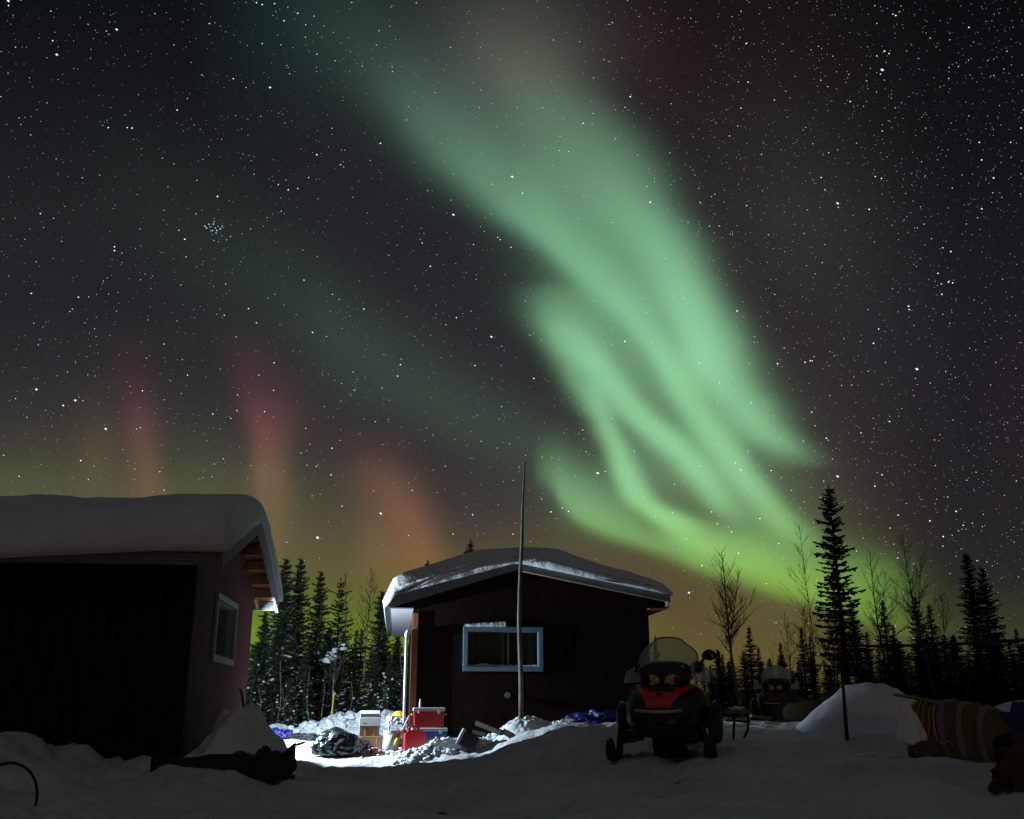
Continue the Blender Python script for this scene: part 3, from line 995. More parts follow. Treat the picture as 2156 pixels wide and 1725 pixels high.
spruce('small', 790, 1375, 25.5, 'low snowy spruce right of the birch trunk between the cabins', 'spruces between the cabins', 1.2)
spruce('small', 535, 1360, 24.5, 'small snow dusted spruce hard against the left cabin corner', 'spruces between the cabins', 1.2)
spruce('small', 820, 1395, 24.5, 'small snowy spruce behind the yellow rope coil', 'spruces between the cabins', 1.1)
spruce('small', 612, 1425, 23.8, 'very small snow coated spruce above the blue tarp between the cabins', 'spruces between the cabins', 1.2)
rb = random.Random(40)
for i in range(16):
    spruce(rb.choice(['spire_b', 'wide', 'full']), 515 + i * 23 + rb.uniform(-8, 8), rb.uniform(1305, 1385), rb.uniform(34, 44),
           'dark spruce in the dense back row between the two cabins', 'back row spruces between the cabins', 1.1, False)
# behind the middle cabin roof
for x, t, l in ((991, 1134, 'spruce tip poking above the snow roof of the middle cabin, left of the pole'), (983, 1150, 'short spruce tip directly beside the taller tip above the middle roof'),
                (901, 1177, 'tiny spruce tip above the left slope of the middle cabin roof'), (1379, 1336, 'small spruce tip between the middle cabin wall and the snowmobile windshield')):
    spruce('spire_b', x, t, 42, l, 'spruces behind the middle cabin', .8, False)
# right side
RT = [('spire_b', 1479, 1377, 38, .9, 'small spruce right behind the mirror of the red snowmobile'),
      ('spire', 1512, 1368, 40, 1.0, 'narrow twin topped spruce between the snowmobile and the tall bare birch'),
      ('spire_b', 1521, 1374, 40, .9, 'second tip of the narrow twin spruce left of the bare birch'),
      ('spire_b', 1576, 1316, 34, 1.15, 'dark spruce just right of the tall bare birch trunk'),
      ('spire_b', 1596, 1360, 35, 1.2, 'lower bushy spruce leaning on the dark spruce right of the bare birch'),
      ('small', 1620, 1384, 37, 1.1, 'short spruce in the low gap left of the lone narrow spruce'),
      ('spire', 1642, 1351, 36, 1.0, 'lone narrow pointed spruce above the second snowmobile'),
      ('spire_b', 1687, 1316, 34, 1.05, 'pointed spruce to the left of the tallest spruce'),
      ('spire_b', 1704, 1335, 35, 1.0, 'spruce squeezed between the pointed one and the tallest spruce'),
      ('spire', 1792, 1264, 36, 1.1, 'narrow dark spruce right beside the tallest spruce'),
      ('spire', 1823, 1327, 36, 1.0, 'short narrow spruce above the post of the pole rail'),
      ('spire_b', 1857, 1262, 33, 1.05, 'dark spruce in front of the left one of the two large bare birches'),
      ('spire_b', 1880, 1315, 33, 1.1, 'lower spruce filling the gap between the bare birches'),
      ('wide', 1924, 1253, 32, .8, 'broad dark spruce under the crown of the largest bare birch'),
      ('spire_b', 1956, 1268, 32, 1.15, 'spruce with pointed tip right of the largest bare birch trunk'),
      ('spire', 2034, 1160, 30, 1.15, 'tall narrow spruce, left one of the pair near the right edge'),
      ('wide', 2066, 1190, 31, .85, 'tall spruce with broad skirt, right one of the pair near the right edge'),
      ('spire_b', 2100, 1330, 33, 1.3, 'bushy lower spruce under the tall pair near the right edge'),
      ('spire_b', 2138, 1320, 33, 1.1, 'small spruce at the right edge above the rail'),
      ('small', 2005, 1335, 32, 1.1, 'small spruce between the bare birches and the tall pair'),
      ('small', 1745, 1400, 30, 1.2, 'low spruce at the foot of the tallest spruce'),
      ('small', 1540, 1420, 28, 1.2, 'small snowy spruce behind the sled frame, left of the birch trunk'),
      ('small', 1500, 1430, 27, 1.2, 'small snowy spruce directly behind the red snowmobile seat'),
      ('small', 1668, 1410, 31, 1.2, 'low dark spruce behind the second snowmobile')]
for k, x, t, Y, sw, l in RT:
    spruce(k, x, t, Y, l, 'spruces on the right', sw, k == 'small')
big = spruce('tall', 1742, 1021, 27, 'tallest spruce with ragged tiered boughs rising right of centre', 'spruces on the right', 1.0, False, lean=.0)
rb = random.Random(41)
for i in range(38):
    Y = rb.uniform(36, 55)
    x = 1470 + (i % 38) * 18.5 + rb.uniform(-8, 8)
    spruce(rb.choice(['spire', 'spire_b', 'wide']), x, rb.uniform(1365, 1425) - (38 if x > 1790 else 0), Y,
           'dark low spruce in the dense back row of the forest at right', 'back row spruces at right', 1.3, False)
for i in range(7):
    spruce('spire_b', 1395 + i * 13, 1452 - 5 * (i % 3), 44, 'dark low spruce in the dense back row of the forest at right', 'back row spruces at right', 2.0, False)
for i in range(10):
    spruce('spire_b', 2165 + i * 30, rb.uniform(1290, 1390), rb.uniform(28, 40), 'dark low spruce in the dense back row of the forest at right', 'back row spruces at right', 1.3, False)


def bare_tree(px_, ptop, Y, label, seed, pbase=None, lean=0, spread=.6, nlim=9, r0=.06, start=.35, leaders=1, mt=twig_m, name='bare_tree', rough=1.0, group='bare trees'):
    rnd = random.Random(seed)
    if px_ < 860 and Y < 28.5: Y += 3.0
    p = W(px_, 1484, Y)
    zb = ground_h(p.x, Y, False)
    H = W(px_, ptop, Y).z - zb
    o = thing(name, label, 'tree', (p.x, Y, zb - .05), 0, group)
    T = MB()
    B_ = MB()

    def trunk_pt(t, ld_):
        return Vector((lean * H * t + .05 * math.sin(t * 5 + seed) + ld_ * max(0, t - .45) * H * .22, .04 * math.sin(t * 4), H * t))
    for ld_ in range(leaders):
        sgn = [0, 1, -1][ld_]
        n = 14
        top = 1 - .12 * ld_
        pts = [trunk_pt(i / n * top, sgn) for i in range(n + 1)]
        T.tube(pts, [max(.007, r0 * (1 - (i / n) ** .8 * .93)) * (1 if ld_ == 0 else .7) for i in range(n + 1)], 6)
        nb = int(30 * rough)
        for i in range(nb):
            t = start + (1 - start) * ((i + rnd.random()) / nb) ** .9
            if ld_ and t < .5: continue
            base = trunk_pt(t * top, sgn)
            L = H * spread * (.42 * (1 - t) + .07) * rnd.uniform(.55, 1.2)
            a = rnd.uniform(0, 6.283)
            grow(B_, base, Vector((math.cos(a), math.sin(a), rnd.uniform(.7, 1.5))), L, r0 * .30 * (1.05 - t) + .006, 0, rnd)
    T.build('trunk', mt, o, smooth=True, fixn=False)
    B_.build('crown', twig_m, o, fixn=False)
    return o


def grow(m, p, d, L, r, depth, rnd):
    d = d.normalized()
    n = 4
    pts = [p.copy()]
    dirs = []
    q = p.copy()
    for i in range(n):
        d = (d + Vector((rnd.uniform(-.22, .22), rnd.uniform(-.22, .22), rnd.uniform(-.10, .22)))).normalized()
        q = q + d * L / n
        pts.append(q.copy())
        dirs.append(d.copy())
    m.tube(pts, [r * (1 - .7 * i / n) for i in range(n + 1)], 3, caps=False)
    if depth < 2 and L > .18:
        k = 4 if depth == 0 else 3
        for i in range(k):
            j = rnd.randint(1, n)
            dd = dirs[j - 1] + Vector((rnd.uniform(-1, 1), rnd.uniform(-1, 1), rnd.uniform(-.1, .6))) * .75
            grow(m, pts[j], dd, L * rnd.uniform(.35, .6), max(.0035, r * .5), depth + 1, rnd)


bare_tree(767, 1195, 27, 'slender bare birch with pale lit trunk between the two cabins', 3, mt=birch_bark, r0=.055, start=.48, spread=.55, rough=1.2)
bare_tree(716, 1205, 31, 'thin bare tree behind the ragged spruce between the cabins', 5, start=.5, r0=.04, spread=.45)
bare_tree(790, 1255, 33, 'small bare tree next to the overhanging snow of the middle cabin', 6, start=.4, r0=.035, spread=.5)
bare_tree(1562, 1158, 26, 'tall bare birch with a pale leaning trunk right of the snowmobile', 9, lean=-.075, mt=birch_bark, r0=.065, start=.36, leaders=2, spread=.66, rough=1.15)
bare_tree(1722, 1100, 30, 'thin bare tree whose twigs stick out left of the tallest spruce', 12, lean=-.01, r0=.026, start=.4, spread=.48, rough=.7)
bare_tree(1712, 1275, 28, 'short bushy bare tree left of the tallest spruce', 13, r0=.03, start=.25, spread=.9)
bare_tree(1762, 1300, 25, 'tangle of bare twigs around the foot of the tallest spruce', 17, r0=.03, start=.2, spread=1.1, rough=1.2)
bare_tree(1878, 1158, 31, 'bare birch with forked crown, left one of the two large birches at right', 14, lean=-.04, r0=.05, start=.35, leaders=2, spread=.6)
bare_tree(1976, 1128, 31, 'largest bare birch with steep leaning trunk at right', 15, lean=-.11, r0=.055, start=.4, leaders=2, spread=.62, rough=1.1)
bare_tree(2002, 1250, 32, 'thin bare tree between the largest birch and the tall pair of spruces', 16, lean=.02, r0=.035, start=.35, spread=.9)
bare_tree(1668, 1290, 33, 'small bare tree behind the lone narrow spruce', 18, r0=.03, start=.3, spread=.7)
bare_tree(700, 1335, 24.4, 'forked sapling with a clump of snow in its top between the cabins', 21, lean=.03, mt=birch_bark, r0=.035, start=.5, spread=.5, leaders=2, name='sapling', group='saplings between the cabins')
for i, (x, t, l) in enumerate(((548, 1440, 'bent thin sapling at the corner of the left cabin'), (583, 1400, 'thin pale sapling left of the twin spruce trunk'), (600, 1385, 'pale sapling bent over above the blue tarp'),
                              (622, 1400, 'straight thin sapling in the thicket right of the blue tarp'), (655, 1410, 'short thin sapling leaning left of the forked sapling'), (684, 1425, 'thin leaning sapling beside the yellow stake'),
                              (735, 1430, 'thin grey sapling between the yellow stake and the birch'), (842, 1360, 'thin grey sapling behind the white pipe'))):
    bare_tree(x, t, 24.2 + .3 * (i % 4), l, 30 + i, lean=(-.06, .05, -.09, .02, -.1, -.08, .03, 0)[i], mt=birch_bark, r0=.02, start=.5, spread=.35, rough=.4, name='sapling', group='saplings between the cabins')
# snow caught in the forked sapling and in the thicket
m = MB()
rb = random.Random(4)
for i in range(14):
    a, b_ = rb.gauss(0, .16), rb.gauss(0, .13)
    p = W(704, 1372, 27.4)
    m.lump((p.x + a + b_ * .5, p.y + rb.gauss(0, .1), p.z + b_ + a * .6), rb.uniform(.03, .07), 2, .8, 2, (1.3, 1.3, .7), i)
tag(m.build('snow_clump', snow, smooth=True), 'clump of snow caught in the top of the forked sapling between the cabins', 'snow clump')
m = MB()
tw = MB()
for i in range(75):
    x = rb.uniform(525, 850)
    y = rb.triangular(1370, 1520, 1480)
    Y = rb.uniform(26.2, 29)
    p = W(x, y, Y)
    r = rb.uniform(.010, .03)
    m.lump(p, r, 1, .9, 2, (1.2, 1.0, .9), i)
    tw.tube([p + Vector((0, 0, -.02)), p + Vector((rb.uniform(-.1, .1), 0, -.3)), p + Vector((rb.uniform(-.15, .15), 0, -.8)), p + Vector((rb.uniform(-.2, .2), 0, -1.4))], [.004, .005, .006, .008], 3)
tag(m.build('undergrowth_snow', snow, smooth=True, fixn=False), 'flecks of snow on the low twigs of the thicket between the cabins', kind='stuff')
tag(tw.build('undergrowth', twig_m, fixn=False), 'thin dark twigs of the thicket between the cabins', kind='stuff')

# ------------------------------------------------------------------ stars
sr = np.random.RandomState(11)
BR = [(119, 115, 2.0), (245, 62, 2.0), (568, 184, 1.9), (1078, 372, 2.1), (668, 1132, 2.5), (1857, 147, 2.6), (1930, 777, 2.3), (1763, 428, 2.2), (954, 452, 2.0), (1034, 709, 2.0), (801, 1081, 2.1), (1258, 996, 2.2),
      (1316, 719, 1.8), (1369, 426, 1.8), (76, 820, 2.0), (133, 854, 1.8), (158, 843, 1.9), (222, 903, 1.9), (170, 970, 1.6), (448, 872, 1.7), (766, 651, 1.6), (699, 944, 1.5), (278, 270, 1.7), (66, 618, 1.7), (165, 626, 1.7),
      (1228, 260, 1.5), (1327, 204, 1.6), (697, 1000, 1.4), (1100, 407, 1.5), (1048, 500, 1.5), (1053, 505, 1.3), (1076, 521, 1.5), (906, 561, 1.5), (889, 512, 1.3), (997, 515, 1.3), (458, 414, 1.8), (389, 504, 1.7),
      (373, 232, 1.6), (491, 166, 1.4), (552, 92, 1.4), (17, 2, 2.0), (18, 12, 1.3), (107, 24, 1.2), (441, 50, 1.5), (540, 6, 1.5), (552, 10, 1.6), (578, 8, 1.5), (627, 28, 1.5), (598, 44, 1.5), (228, 269, 1.4), (268, 269, 1.4),
      (241, 520, 1.5), (241, 528, 1.6), (85, 450, 1.5), (111, 86, 1.4), (667, 326, 1.6), (717, 347, 1.5), (801, 302, 1.6), (586, 389, 1.4), (607, 400, 1.4), (627, 397, 1.3), (1124, 797, 1.5), (1000, 770, 1.4), (961, 669, 1.4),
      (837, 792, 1.4), (843, 768, 1.5), (1197, 1077, 1.5), (1184, 1070, 1.3), (1160, 1078, 1.6), (1450, 1248, 1.9), (1555, 1165, 1.6), (1582, 849, 1.7), (1637, 766, 1.5), (1763, 1003, 2.1), (1857, 1000, 1.7), (1624, 991, 1.5),
      (1706, 760, 1.5), (1709, 868, 1.4), (1740, 923, 1.5), (1813, 912, 1.5), (1873, 888, 1.4), (2002, 530, 1.6), (1997, 594, 1.7), (2006, 596, 1.5), (2067, 440, 1.6), (2092, 375, 1.7), (2150, 270, 1.5), (2040, 58, 1.4),
      (1862, 108, 1.7), (1872, 113, 1.4), (1846, 118, 1.2), (1790, 214, 1.4), (1560, 228, 1.3), (1571, 92, 1.5), (1575, 173, 1.4), (1886, 33, 1.5), (1880, 30, 1.3), (1843, 372, 1.6), (1856, 376, 1.6), (1765, 437, 1.2),
      (1830, 441, 1.6), (1729, 374, 1.3), (2128, 300, 1.3), (2067, 337, 1.5), (2062, 300, 1.4), (1975, 576, 1.5), (1985, 522, 1.3), (1982, 598, 1.4), (1913, 645, 1.7), (1914, 652, 1.4), (1983, 620, 1.5), (1850, 693, 1.4),
      (1552, 655, 1.8), (1695, 763, 1.6), (1710, 760, 1.5), (1839, 723, 1.6), (1842, 1024, 1.5), (1600, 1092, 1.4), (1640, 1145, 1.3), (2013, 1077, 1.6), (1958, 1097, 1.6), (1891, 1085, 1.4), (1986, 1130, 1.6), (1540, 1120, 1.4),
      (1510, 1103, 1.3), (1498, 1078, 1.3), (1340, 1250, 1.2), (1416, 1080, 1.4), (1445, 1136, 1.4), (1478, 1191, 1.5), (1355, 1048, 1.3), (1420, 1020, 1.3), (1560, 990, 1.4), (1548, 975, 1.4), (1515, 806, 1.3), (2046, 1362, 1.5),
      (1923, 1345, 1.5), (1985, 1150, 1.3), (1890, 1175, 1.3), (640, 1180, 1.2), (604, 1142, 1.2), (860, 1128, 1.2), (995, 1084, 1.3), (954, 1125, 1.2), (1080, 1125, 1.2), (720, 1066, 1.2), (40, 1003, 1.2), (186, 1010, 1.2),
      (346, 1032, 1.2), (300, 823, 1.3), (395, 790, 1.2), (545, 790, 1.3), (577, 764, 1.4), (576, 822, 1.3), (557, 867, 1.3), (500, 832, 1.2), (540, 680, 1.5), (523, 650, 1.4), (640, 590, 1.4), (658, 700, 1.6), (700, 620, 1.3)]
PL = [(450, 472), (443, 478), (447, 484), (455, 480), (460, 475), (438, 472), (452, 466), (458, 487), (441, 487), (446, 493), (463, 484), (436, 482), (455, 491), (470, 476), (449, 461), (430, 478), (466, 495), (475, 506), (451, 506), (458, 510), (486, 500)]


def star_density(x, y):
    d = .55 + .75 * max(0, (x - 900) / 1250) + .5 * math.exp(-(((x - 1950) * .9 + (y - 500) * .2) / 260) ** 2)
    if y > 1000: d *= max(.15, 1 - (y - 1000) / 520)
    if noise.noise(Vector((x / 160, y / 160, 2))) > .15: d *= 1.25
    return d


def build_stars():
    vs, cols, fs = [], [], []
    R = 4000.0
    oct_ = [(1, 0, 0), (-1, 0, 0), (0, 1, 0), (0, -1, 0), (0, 0, 1), (0, 0, -1)]
    of = [(0, 2, 4), (2, 1, 4), (1, 3, 4), (3, 0, 4), (2, 0, 5), (1, 2, 5), (3, 1, 5), (0, 3, 5)]

    def put(x, y, r, br, tint):
        d = (W(x, y, 100) - Vector((0, 0, CAM_Z))).normalized()
        if d.z < .005: return
        c = Vector((0, 0, CAM_Z)) + d * R
        k = len(vs)
        rr = r * R / 2050 / 2
        for o_ in oct_:
            vs.append((c.x + o_[0] * rr * 1.12, c.y + o_[1] * rr, c.z + o_[2] * rr))
            cols.append((tint[0] * br, tint[1] * br, tint[2] * br, 1))
        for f in of:
            fs.append(tuple(i + k for i in f))
    tints = [(.80, .90, 1.0), (1, 1, 1), (.5, .70, 1.0), (1, .93, .82), (1, .78, .6), (.9, .95, 1)]
    for x, y, s in BR:
        put(x, y, s * 1.9, 1.1, tints[sr.choice([0, 0, 1, 2, 5])])
        if s > 1.8: put(x + 1.2, y + .7, s * 1.9, 1.1, (.8, .85, 1))
    for x, y in PL:
        put(x + sr.uniform(-2, 2), y + sr.uniform(-2, 2), sr.uniform(1.6, 3.2), sr.uniform(.4, .9), (.6, .78, 1.0))
    # medium and faint
    n = 0
    while n < 1500:
        x, y = sr.uniform(-500, 2650), sr.uniform(-450, 1450)
        if sr.rand() > star_density(x, y): continue
        put(x, y, sr.uniform(1.4, 2.4), sr.uniform(.4, 1.0), tints[sr.choice([0, 0, 1, 2, 2, 3, 4, 5])])
        n += 1
    n = 0
    while n < 16000:
        x, y = sr.uniform(-500, 2650), sr.uniform(-450, 1450)
        if sr.rand() > star_density(x, y) ** 1.4: continue
        put(x, y, sr.uniform(1.0, 1.6), .10 + .6 * sr.rand() ** 2, tints[sr.choice([0, 0, 1, 2, 2, 3, 4, 5])])
        n += 1
    me = bpy.data.meshes.new('stars')
    me.from_pydata(vs, [], fs)
    ca = me.color_attributes.new('star_colour', 'FLOAT_COLOR', 'POINT')
    ca.data.foreach_set('color', np.array(cols, dtype=np.float32).ravel())
    m = bpy.data.materials.new('starlight')
    m.use_nodes = True
    nt = m.node_tree
    nt.nodes.clear()
    at = nt.nodes.new('ShaderNodeAttribute')
    at.attribute_name = 'star_colour'
    em = nt.nodes.new('ShaderNodeEmission')
    out = nt.nodes.new('ShaderNodeOutputMaterial')
    nt.links.new(at.outputs['Color'], em.inputs[0])
    em.inputs[1].default_value = 1.3
    nt.links.new(em.outputs[0], out.inputs[0])
    m.cycles.emission_sampling = 'NONE'
    me.materials.append(m)
    o = bpy.data.objects.new('stars', me)
    C.objects.link(o)
    tag(o, 'thousands of stars scattered over the night sky', kind='stuff')


build_stars()

# ------------------------------------------------------------------ clutter between and before the cabins
def G(x, y):
    return ground_h(x, y)


def at(px_, py_, Y):
    return W(px_, py_, Y)


red_pl = mat('red_plastic', (.55, .012, .018), .4, var=.15, vscale=6, bump=.1, bscale=25, bdist=.002)
red_cooler = mat('red_cooler_plastic', (.42, .014, .014), .45, var=.2, vscale=5)
blue_cooler = mat('blue_cooler_plastic', (.010, .075, .30), .45, var=.2, vscale=5)
white_pl = mat('white_plastic', (.75, .78, .78), .45, var=.1, vscale=6)
yellow_pl = mat('yellow_plastic', (.62, .55, .03), .4, var=.1)
yellow_rope = mat('yellow_rope', (.70, .50, .03), .8, bump=.6, bscale=60, bdist=.01)
card = mat('brown_cardboard', (.33, .17, .075), .85, var=.2, vscale=8)
white_card = mat('white_cardboard', (.72, .71, .72), .7, var=.08, vscale=8)
print_red = mat('red_print', (.45, .05, .07), .7)
print_grey = mat('grey_print', (.3, .3, .34), .7)
bag_black = mat('black_bin_liner', (.012, .018, .018), .22, spec=.8, bump=.5, bscale=9, bdist=.03)
tarp_blue = mat('blue_tarp', (.010, .014, .17), .5, bump=.5, bscale=10, bdist=.03, var=.3, vscale=5)
tarp_black = mat('black_tarp', (.008, .008, .009), .6, bump=.6, bscale=9, bdist=.03)
pipe_m = mat('white_pipe_plastic', (.72, .74, .78), .4, var=.08)
pole_bark = mat('peeled_pole_bark', (.20, .18, .17), .85, bump=.6, bscale=22, bdist=.01, var=.5, vscale=7, stretch=(1, 1, .6))
dark_wood = mat('dark_wet_wood', (.05, .032, .02), .85, bump=.5, bscale=14, bdist=.01, var=.4, vscale=5)
canvas = mat('ochre_canvas', (.15, .10, .035), .9, bump=.5, bscale=9, bdist=.02, var=.35, vscale=4)
band_grey = mat('grey_webbing', (.22, .215, .20), .9, var=.2)
net_yellow = mat('yellow_cord', (.55, .33, .03), .8)
cloth_white = mat('white_cloth', (.80, .84, .85), .9, bump=.4, bscale=7, bdist=.02)
bundle_brown = mat('rust_brown_fabric', (.10, .045, .015), .9, bump=.6, bscale=7, bdist=.04, var=.4, vscale=5)
ACC = (-1.884, 19.0)


def cooler(name, label, u, v, z, w, d, h, m_body, group=None, labelplate=False, rz=RZ):
    """u, v: front left corner in the middle cabin's frame"""
    p = Vector((ACC[0], ACC[1], 0)) + Matrix.Rotation(RZ, 3, 'Z') @ Vector((u, v, 0))
    o = thing(name, label, 'cooler', (p.x, p.y, z), rz, group)
    b = MB()
    b.prism([(.02, .0), (w - .02, 0), (w, h - .07), (0, h - .07)], 'y', 0, d)
    b.build('body', m_body, o, bevel=.018)
    l = MB()
    l.box((w / 2, d / 2, h - .035), (w + .015, d + .015, .066))
    l.build('lid', white_pl, o, bevel=.014)
    for x in (w * .18, w * .82):
        MB().box((x, -.012, h - .075), (.045, .02, .06)).build('latch', white_pl, o, bevel=.004)
    for x in (-.014, w + .014):
        hm = MB().tube([(x, d * .25, h * .62), (x * 1.0 + (-.02 if x < 0 else .02), d * .3, h * .66), (x + (-.02 if x < 0 else .02), d * .7, h * .66), (x, d * .75, h * .62)], .011, 6)
        hm.build('handle', white_pl, o, smooth=True)
    if labelplate:
        pl = MB().box((w * .55, -.004, h * .42), (w * .38, .006, h * .30)).build('nameplate', mat('faded_nameplate', (.10, .13, .19), .6, col2=(.30, .30, .33), vscale=26), o)
    return o


pb = Vector((ACC[0], ACC[1], 0)) + Matrix.Rotation(RZ, 3, 'Z') @ Vector((.3, -.3, 0))
zb = .20
cooler('cooler', 'blue cooler with white lid standing on the snow under the red cooler', .02, -.50, .17, .64, .40, .43, blue_cooler, 'stacked coolers', True)
cooler('cooler', 'red cooler with white lid stacked on the blue cooler at the cabin corner', .04, -.46, .602, .57, .34, .35, red_cooler, 'stacked coolers')
p = Vector((ACC[0], ACC[1], 0)) + Matrix.Rotation(RZ, 3, 'Z') @ Vector((.16, -.33, 0))
sb = thing('spray_bottle', 'small white bottle standing on the red cooler lid', 'bottle', (p.x, p.y, .951))
MB().tube([(0, 0, 0), (0, 0, .09), (0, 0, .105), (0, 0, .12)], [.020, .020, .012, .010], 12).build('body', white_pl, sb, smooth=True)
MB().tube([(0, 0, .118), (0, 0, .145)], [.013, .012], 10).build('cap', white_pl, sb)

# fuel can
def fuel_can(loc, rz, label, k=1.0):
    o = thing('fuel_can', label, 'fuel can', loc, rz)
    w, h, d = .31 * k, .29 * k, .16 * k
    prof = [(-w / 2 + .02, 0), (w / 2 - .02, 0), (w / 2, .02), (w / 2, h * .70), (w * .38, h * .92), (w * .15, h), (-w * .34, h), (-w / 2, h * .84), (-w / 2, .02)]
    MB().prism(prof, 'y', -d / 2, d / 2).build('body', red_pl, o, bevel=.022, smooth=False)
    MB().tube([(-w * .30, 0, h - .005), (-w * .30, 0, h + .03), (-w * .20, 0, h + .055), (w * .06, 0, h + .055), (w * .16, 0, h + .02), (w * .16, 0, h * .93)], .016 * k, 8).build('handle', red_pl, o, smooth=True)
    c = MB().tube([(-w * .42, 0, h * .82), (-w * .50, 0, h * .98)], [.030, .030], 12).build('cap', black_pl, o)
    MB().tube([(-w * .02, 0, h + .01), (-w * .02, 0, h + .05)], [.026, .024], 12).build('vent_cap', white_pl, o)
    return o


p = at(873, 1587, 18.15)
fuel_can((p.x, p.y, G(p.x, p.y) + .01), .25, 'red plastic fuel can standing on bright snow in front of the coolers', 1.25)

# bucket
p = at(824, 1578, 18.6)
bk = thing('bucket', 'white plastic bucket between the red tin and the fuel can', 'bucket', (p.x, p.y, G(p.x, p.y)))
m = MB()
m.tube([(0, 0, 0), (0, 0, .34), (0, 0, .35), (0, 0, .335), (0, 0, .05)], [.125, .148, .148, .138, .118], 26)
m.build('body', white_pl, bk, smooth=True)
MB().tube([(0, 0, .345), (0, 0, .30)], [.156, .156], 26, caps=False).build('rim', white_pl, bk, smooth=True)
MB().tube([(-.15, 0, .31), (-.12, -.05, .40), (-.02, -.07, .46), (.10, -.05, .42), (.15, 0, .31)], .005, 6).build('handle', steel, bk, smooth=True)
p = at(810, 1548, 18.45)
sp = thing('hand_scoop', 'white scoop handle poking up out of the white bucket', 'scoop', (bk.location.x - .05, bk.location.y + .02, bk.location.z + .2))
MB().tube([(0, 0, .0), (-.01, 0, .2), (0, 0, .27)], [.018, .018, .022], 8).build('grip', white_pl, sp, smooth=True)
MB().tube([(0, 0, .27), (-.02, 0, .31), (.03, 0, .33), (.05, 0, .29)], [.018, .02, .02, .018], 8).build('hook', white_pl, sp, smooth=True)

# scraper with yellow blade leaning against the cabin corner
p0, p1 = at(834, 1563, 18.45), at(862, 1507, 18.75)
sc_ = thing('ice_scraper', 'snow scraper with yellow grip leaning on the cabin corner by the bucket', 'scraper', p0)
MB().tube([(0, 0, 0), tuple((p1 - p0))], .013, 8).build('shaft', white_pl, sc_, smooth=True)
dd = (p1 - p0).normalized()
MB().tube([tuple(dd * -.06), tuple(dd * .05), tuple(dd * .17), tuple(dd * .26)], [.022, .04, .034, .018], 10).build('grip', yellow_pl, sc_, smooth=True)

# red tin
p = at(788, 1585, 18.3)
tn = thing('paint_tin', 'small red tin with white lid in the snow left of the bucket', 'tin', (p.x, p.y, G(p.x, p.y)))
MB().tube([(0, 0, 0), (0, 0, .12)], .077, 24).build('body', mat('red_tin', (.5, .03, .07), .35, var=.2), tn, smooth=False)
MB().tube([(0, 0, .118), (0, 0, .13)], [.08, .078], 24).build('lid', white_pl, tn)
MB().tube([(.03, 0, .13), (.035, 0, .30)], .006, 6).build('stick', pale_wood, tn)

# cartons
p = at(778, 1575, 18.9)
zc = G(p.x, p.y)


def carton(label, loc, rz, dims, m_, ry=0, flaps=False, tape=False, prints=False):
    o = thing('cardboard_box', label, 'box', loc, rz, 'stacked cardboard boxes')
    o.rotation_euler = (0, ry, rz)
    x, y, z = dims
    MB().box((0, 0, z / 2), dims).build('body', m_, o, bevel=.006)
    if flaps:
        MB().prism([(-x / 2 - .012, z * .62), (x / 2 + .012, z * .62), (x / 2 + .012, z + .012), (-x / 2 - .012, z + .012)], 'y', -y / 2 - .012, y / 2 + .012).build('lid', m_, o, bevel=.006)
    if tape:
        for s_x in (-.22, .22):
            MB().box((s_x * x, -y / 2 - .003, z * .45), (.022, .004, z * .8)).build('tape', white_card, o)
    if prints:
        MB().box((-.22 * x, -y / 2 - .015, z * .30), (x * .22, .003, z * .13)).build('red_print', print_red, o)
        MB().box((.18 * x, -y / 2 - .015, z * .27), (x * .26, .003, z * .06)).build('grey_print', print_grey, o)
    return o


carton('large brown carton standing on the snow under the other boxes', (p.x + .03, p.y, zc - .02), .1, (.40, .34, .24), card)
carton('brown taped carton between the large carton and the white box', (p.x - .02, p.y + .01, zc + .222), .16, (.36, .30, .17), card, tape=True)
wb = carton('white lidded box with red print, topmost of the box stack', (p.x - .01, p.y - .01, zc + .395), .12, (.38, .30, .15), white_card, prints=True)
MB().box((0, .02, .20), (.36, .27, .10), (.18, 0, 0)).build('lid', white_card, wb, bevel=.008)

# black bin bag
def crumple(name, label, cat_, loc, r, sc, m_, seed, amp=.35, parent=None, rz=0, flat=True, fr=2.2):
    vs, fs = ICO[4]
    m = MB()
    out = []
    for v in vs:
        v = Vector(v)
        n1 = noise.noise(v * fr + Vector((seed, 0, 0)))
        # sharp creases
        n2 = abs(noise.noise(v * fr * 2.3 + Vector((0, seed, 0))))
        n3 = abs(noise.noise(v * fr * 5 + Vector((0, 0, seed))))
        d = 1 + amp * n1 - amp * .9 * n2 - amp * .35 * n3
        q = Vector((v.x * sc[0], v.y * sc[1], v.z * sc[2])) * r * d
        if flat and q.z < -r * sc[2] * .35: q.z = -r * sc[2] * .35 + (q.z + r * sc[2] * .35) * .15
        out.append(q + Vector((0, 0, r * sc[2] * .45)))
    m.add(out, fs)
    o = m.build(name, m_, None, smooth=True)
    o.location = loc
    o.rotation_euler = (0, 0, rz)
    tag(o, label, cat_)
    return o


p = at(706, 1592, 18.3)
crumple('garbage_bag', 'large crumpled black bin bag lying on the bright snow between the cabins', 'bin bag', (p.x, p.y, G(p.x, p.y) - .02), .41, (1.05, .70, .80), bag_black, 4.2, .27, fr=1.35)
p = at(762, 1585, 18.7)
crumple('garbage_bag', 'smaller dark bag slumped between the large bin bag and the boxes', 'bin bag', (p.x, p.y, G(p.x, p.y) - .02), .19, (.9, .8, .8), bag_black, 9.2, .28, fr=1.4)
